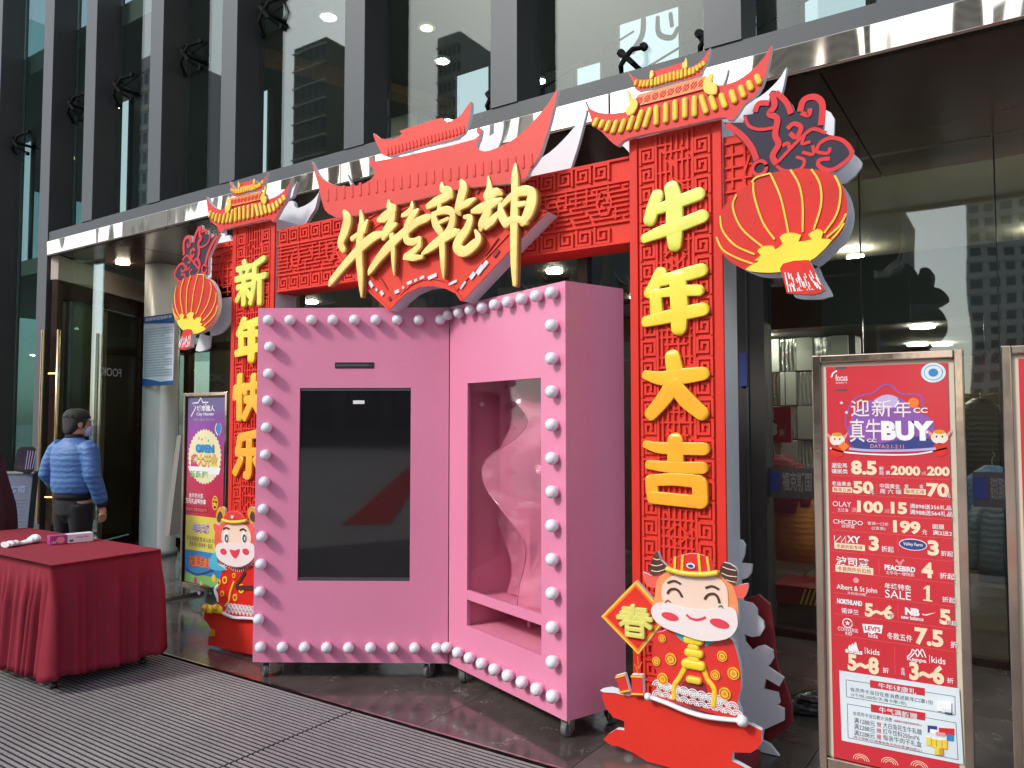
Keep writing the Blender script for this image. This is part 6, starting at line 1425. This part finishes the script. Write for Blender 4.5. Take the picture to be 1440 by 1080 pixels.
def remesh(o, vox, sub=True):
    bm = bmesh.new(); bm.from_mesh(o.data); bmesh.ops.recalc_face_normals(bm, faces=bm.faces); bm.to_mesh(o.data); bm.free()
    m_ = o.modifiers.new('remesh', 'REMESH'); m_.mode = 'VOXEL'; m_.voxel_size = vox; m_.use_smooth_shade = True
    s_ = o.modifiers.new('smooth', 'SMOOTH'); s_.iterations = 4; s_.factor = .5
g = MB()
g.loft([(H(0, .065, 1.468), .022, .020, HY), (H(0, .058, 1.478), .042, .038, HY), (H(0, .035, 1.505), .060, .068, HY), (H(0, .022, 1.54), .070, .085, HY), (H(0, .012, 1.58), .075, .095, HY), (H(0, .004, 1.62), .077, .098, HY), (H(0, -.004, 1.655), .070, .088, HY), (H(0, -.008, 1.68), .052, .066, HY), (H(0, -.008, 1.692), .025, .035, HY)], skin, 24)
g.loft([(H(0, .110, 1.545), .016, .012, HY), (H(0, .122, 1.552), .014, .014, HY), (H(0, .112, 1.575), .010, .012, HY), (H(0, .100, 1.60), .008, .010, HY)], skin, 10)
for s_ in (-1, 1): g.loft([(H(s_ * .078, -.004, 1.54), .008, .012, HY), (H(s_ * .084, -.008, 1.555), .010, .020, HY), (H(s_ * .086, -.010, 1.58), .010, .024, HY), (H(s_ * .080, -.006, 1.598), .007, .016, HY)], skin, 10)
limb(g, [(0, -.015, 1.36, .07), (0, -.012, 1.42, .062), (0, .0, 1.48, .056), (0, .01, 1.53, .058)], skin, 18)
g.loft([((0, 0, .86), .15, .11), ((0, 0, 1.0), .14, .10), ((0, 0, 1.2), .16, .11), ((0, 0, 1.35), .17, .11), ((0, 0, 1.42), .10, .08)], skin, 18)
for s_ in (-1, 1): limb(g, [(s_ * .085, 0, .92, .09), (s_ * .09, .01, .70, .075), (s_ * .09, .015, .48, .055), (s_ * .09, 0, .30, .052), (s_ * .09, -.01, .08, .038)], skin)
limb(g, [(.19, 0, 1.39, .055), (.245, -.02, 1.14, .045), (.262, .05, .90, .030), (.263, .062, .86, .030, .022)], skin)
limb(g, [(-.19, 0, 1.39, .055), (-.255, -.04, 1.14, .045), (-.20, .09, 1.0, .032)], skin)
limb(g, [(.263, .060, .875, .030, .020), (.264, .070, .83, .040, .018), (.262, .078, .79, .038, .017)], skin)           # palm
for k_, (dx, ln_) in enumerate(((-.027, .062), (-.009, .072), (.009, .068), (.026, .052))):
    limb(g, [(.262 + dx * .3, .078 + dx, .80, .0095), (.258 + dx * .3, .082 + dx, .775, .0092), (.245 + dx * .3, .086 + dx, .79 - ln_ * .8, .0086), (.228 + dx * .3, .084 + dx, .79 - ln_, .0076)], skin, 8)
limb(g, [(.258, .098, .85, .011), (.248, .118, .825, .0105), (.236, .122, .795, .009)], skin, 8)
limb(g, [(-.20, .09, 1.0, .034, .022), (-.17, .12, .96, .038, .02)], skin)
bo = g.build('body', man, smooth=True); remesh(bo, .0065)
g = MB()
g.loft([((0, -.005, .975), .178, .130), ((0, -.005, 1.0), .196, .145), ((0, -.008, 1.06), .206, .150), ((0, -.008, 1.16), .205, .148), ((0, -.012, 1.27), .212, .148), ((0, -.014, 1.35), .210, .135), ((0, -.016, 1.405), .165, .108), ((0, -.014, 1.44), .105, .085), ((0, -.01, 1.465), .072, .072)], jac, 28)
limb(g, [(.145, -.01, 1.395, .072), (.20, -.015, 1.345, .080), (.238, -.025, 1.24, .074), (.258, -.03, 1.14, .070), (.270, .01, 1.03, .064), (.272, .045, .93, .058), (.270, .055, .905, .050)], jac, 18)
limb(g, [(-.145, -.01, 1.395, .072), (-.20, -.015, 1.345, .080), (-.245, -.04, 1.24, .074), (-.272, -.05, 1.14, .070), (-.255, .01, 1.06, .064), (-.215, .08, 1.0, .055)], jac, 18)
jk = g.build('jacket', man, smooth=True); remesh(jk, .009)
MB().loft([((0, -.012, 1.452), .076, .076), ((0, -.010, 1.475), .071, .071), ((0, -.006, 1.492), .068, .068), ((0, -.006, 1.486), .058, .058)], cuff, 20).build('collar', jk, smooth=True)
MB().loft([((0, -.005, .935), .172, .126), ((0, -.005, .96), .178, .131), ((0, -.005, .982), .176, .129)], cuff, 28).build('hem', jk, smooth=True)
g = MB(); limb(g, [(.270, .052, .918, .049), (.268, .060, .885, .043), (.266, .063, .872, .040)], cuff, 16); g.build('cuff', jk, smooth=True)
g = MB()
g.loft([((0, 0, .72), .03, .06), ((0, 0, .80), .165, .122), ((0, 0, .90), .170, .124), ((0, 0, .955), .160, .118)], trou, 24)
for s_ in (-1, 1): limb(g, [(s_ * .085, 0, .88, .098, .11), (s_ * .092, .005, .72, .090, .098), (s_ * .096, .01, .50, .072, .076), (s_ * .098, 0, .30, .066, .068), (s_ * .10, -.008, .10, .060, .062), (s_ * .10, -.005, .05, .060, .064)], trou, 18)
tr_ = g.build('trousers', man, smooth=True); remesh(tr_, .010)
for s_ in (-1, 1):
    g = MB(); g.loft([((s_ * .10, .06, .0), .046, .13), ((s_ * .10, .06, .03), .048, .132), ((s_ * .10, .05, .06), .043, .11), ((s_ * .10, .0, .095), .038, .05)], shoe, 18); g.build('shoe', man, smooth=True)
g = MB(); rnd = random.Random(3)                # hair: cap over the crown, nape and sides
hr = [(1.490, -.070, .045, .022), (1.503, -.068, .056, .034), (1.525, -.058, .070, .052), (1.56, -.040, .083, .070), (1.60, -.022, .090, .092), (1.64, -.006, .092, .110), (1.675, -.002, .084, .103), (1.70, -.006, .064, .078), (1.714, -.010, .032, .042)]
g.loft([(H(rnd.uniform(-.003, .003), y, z), rx, ry, HY) for z, y, rx, ry in hr], hairm, 26)
for i in range(260):
    a = rnd.uniform(0, 6.28); r_ = rnd.random() ** .5; z = 1.71 - .075 * r_ * r_
    x, y = .088 * r_ * math.cos(a), -.004 + .108 * r_ * math.sin(a)
    g.tube([H(x, y, z - .01), H(x * 1.06, y * 1.05, z + .007), H(x * 1.12 + .008, y * 1.08 - .006, z - .006)], [.006, .004, .001], hairm, 4)
for s_ in (-1, 1): g.loft([(H(s_ * .076, .018, 1.545), .005, .010, HY), (H(s_ * .078, .02, 1.58), .009, .022, HY), (H(s_ * .078, .02, 1.63), .010, .04, HY)], hairm, 8)
g.build('hair', man, smooth=True)
g = MB(); g.loft([(H(0, .070, 1.468), .030, .034, HY), (H(0, .068, 1.485), .052, .050, HY), (H(0, .066, 1.515), .066, .058, HY), (H(0, .072, 1.545), .066, .060, HY), (H(0, .085, 1.562), .048, .045, HY)], mat('blue_mask', (.42, .52, .72), .7), 22)
mk_ = g.build('face_mask', man, smooth=True)
for s_ in (-1, 1): MB().tube([H(s_ * .062, .075, 1.54), H(s_ * .080, .02, 1.57), H(s_ * .088, -.012, 1.585)], .0022, white, 5).build('ear_loop', mk_)
g = MB()
for s_ in (-1, 1):
    rg = [H(s_ * .034 + .025 * math.cos(a), .112, 1.598 + .019 * math.sin(a)) for a in [2 * math.pi * i / 16 for i in range(17)]]; g.tube(rg, .0022, black, 5); g.tube([H(s_ * .060, .110, 1.602), H(s_ * .082, .03, 1.604), H(s_ * .088, -.012, 1.597)], .0022, black, 5)
g.tube([H(-.010, .116, 1.60), H(.010, .116, 1.60)], .0022, black, 5)
g.build('spectacles', man)
for s_ in (-1, 1):
    MB().loft([(H(s_ * .032, .088, 1.594), .013, .010, HY), (H(s_ * .032, .092, 1.600), .013, .010, HY), (H(s_ * .032, .090, 1.606), .011, .008, HY)], inkdk, 10).build('eye', man, smooth=True)
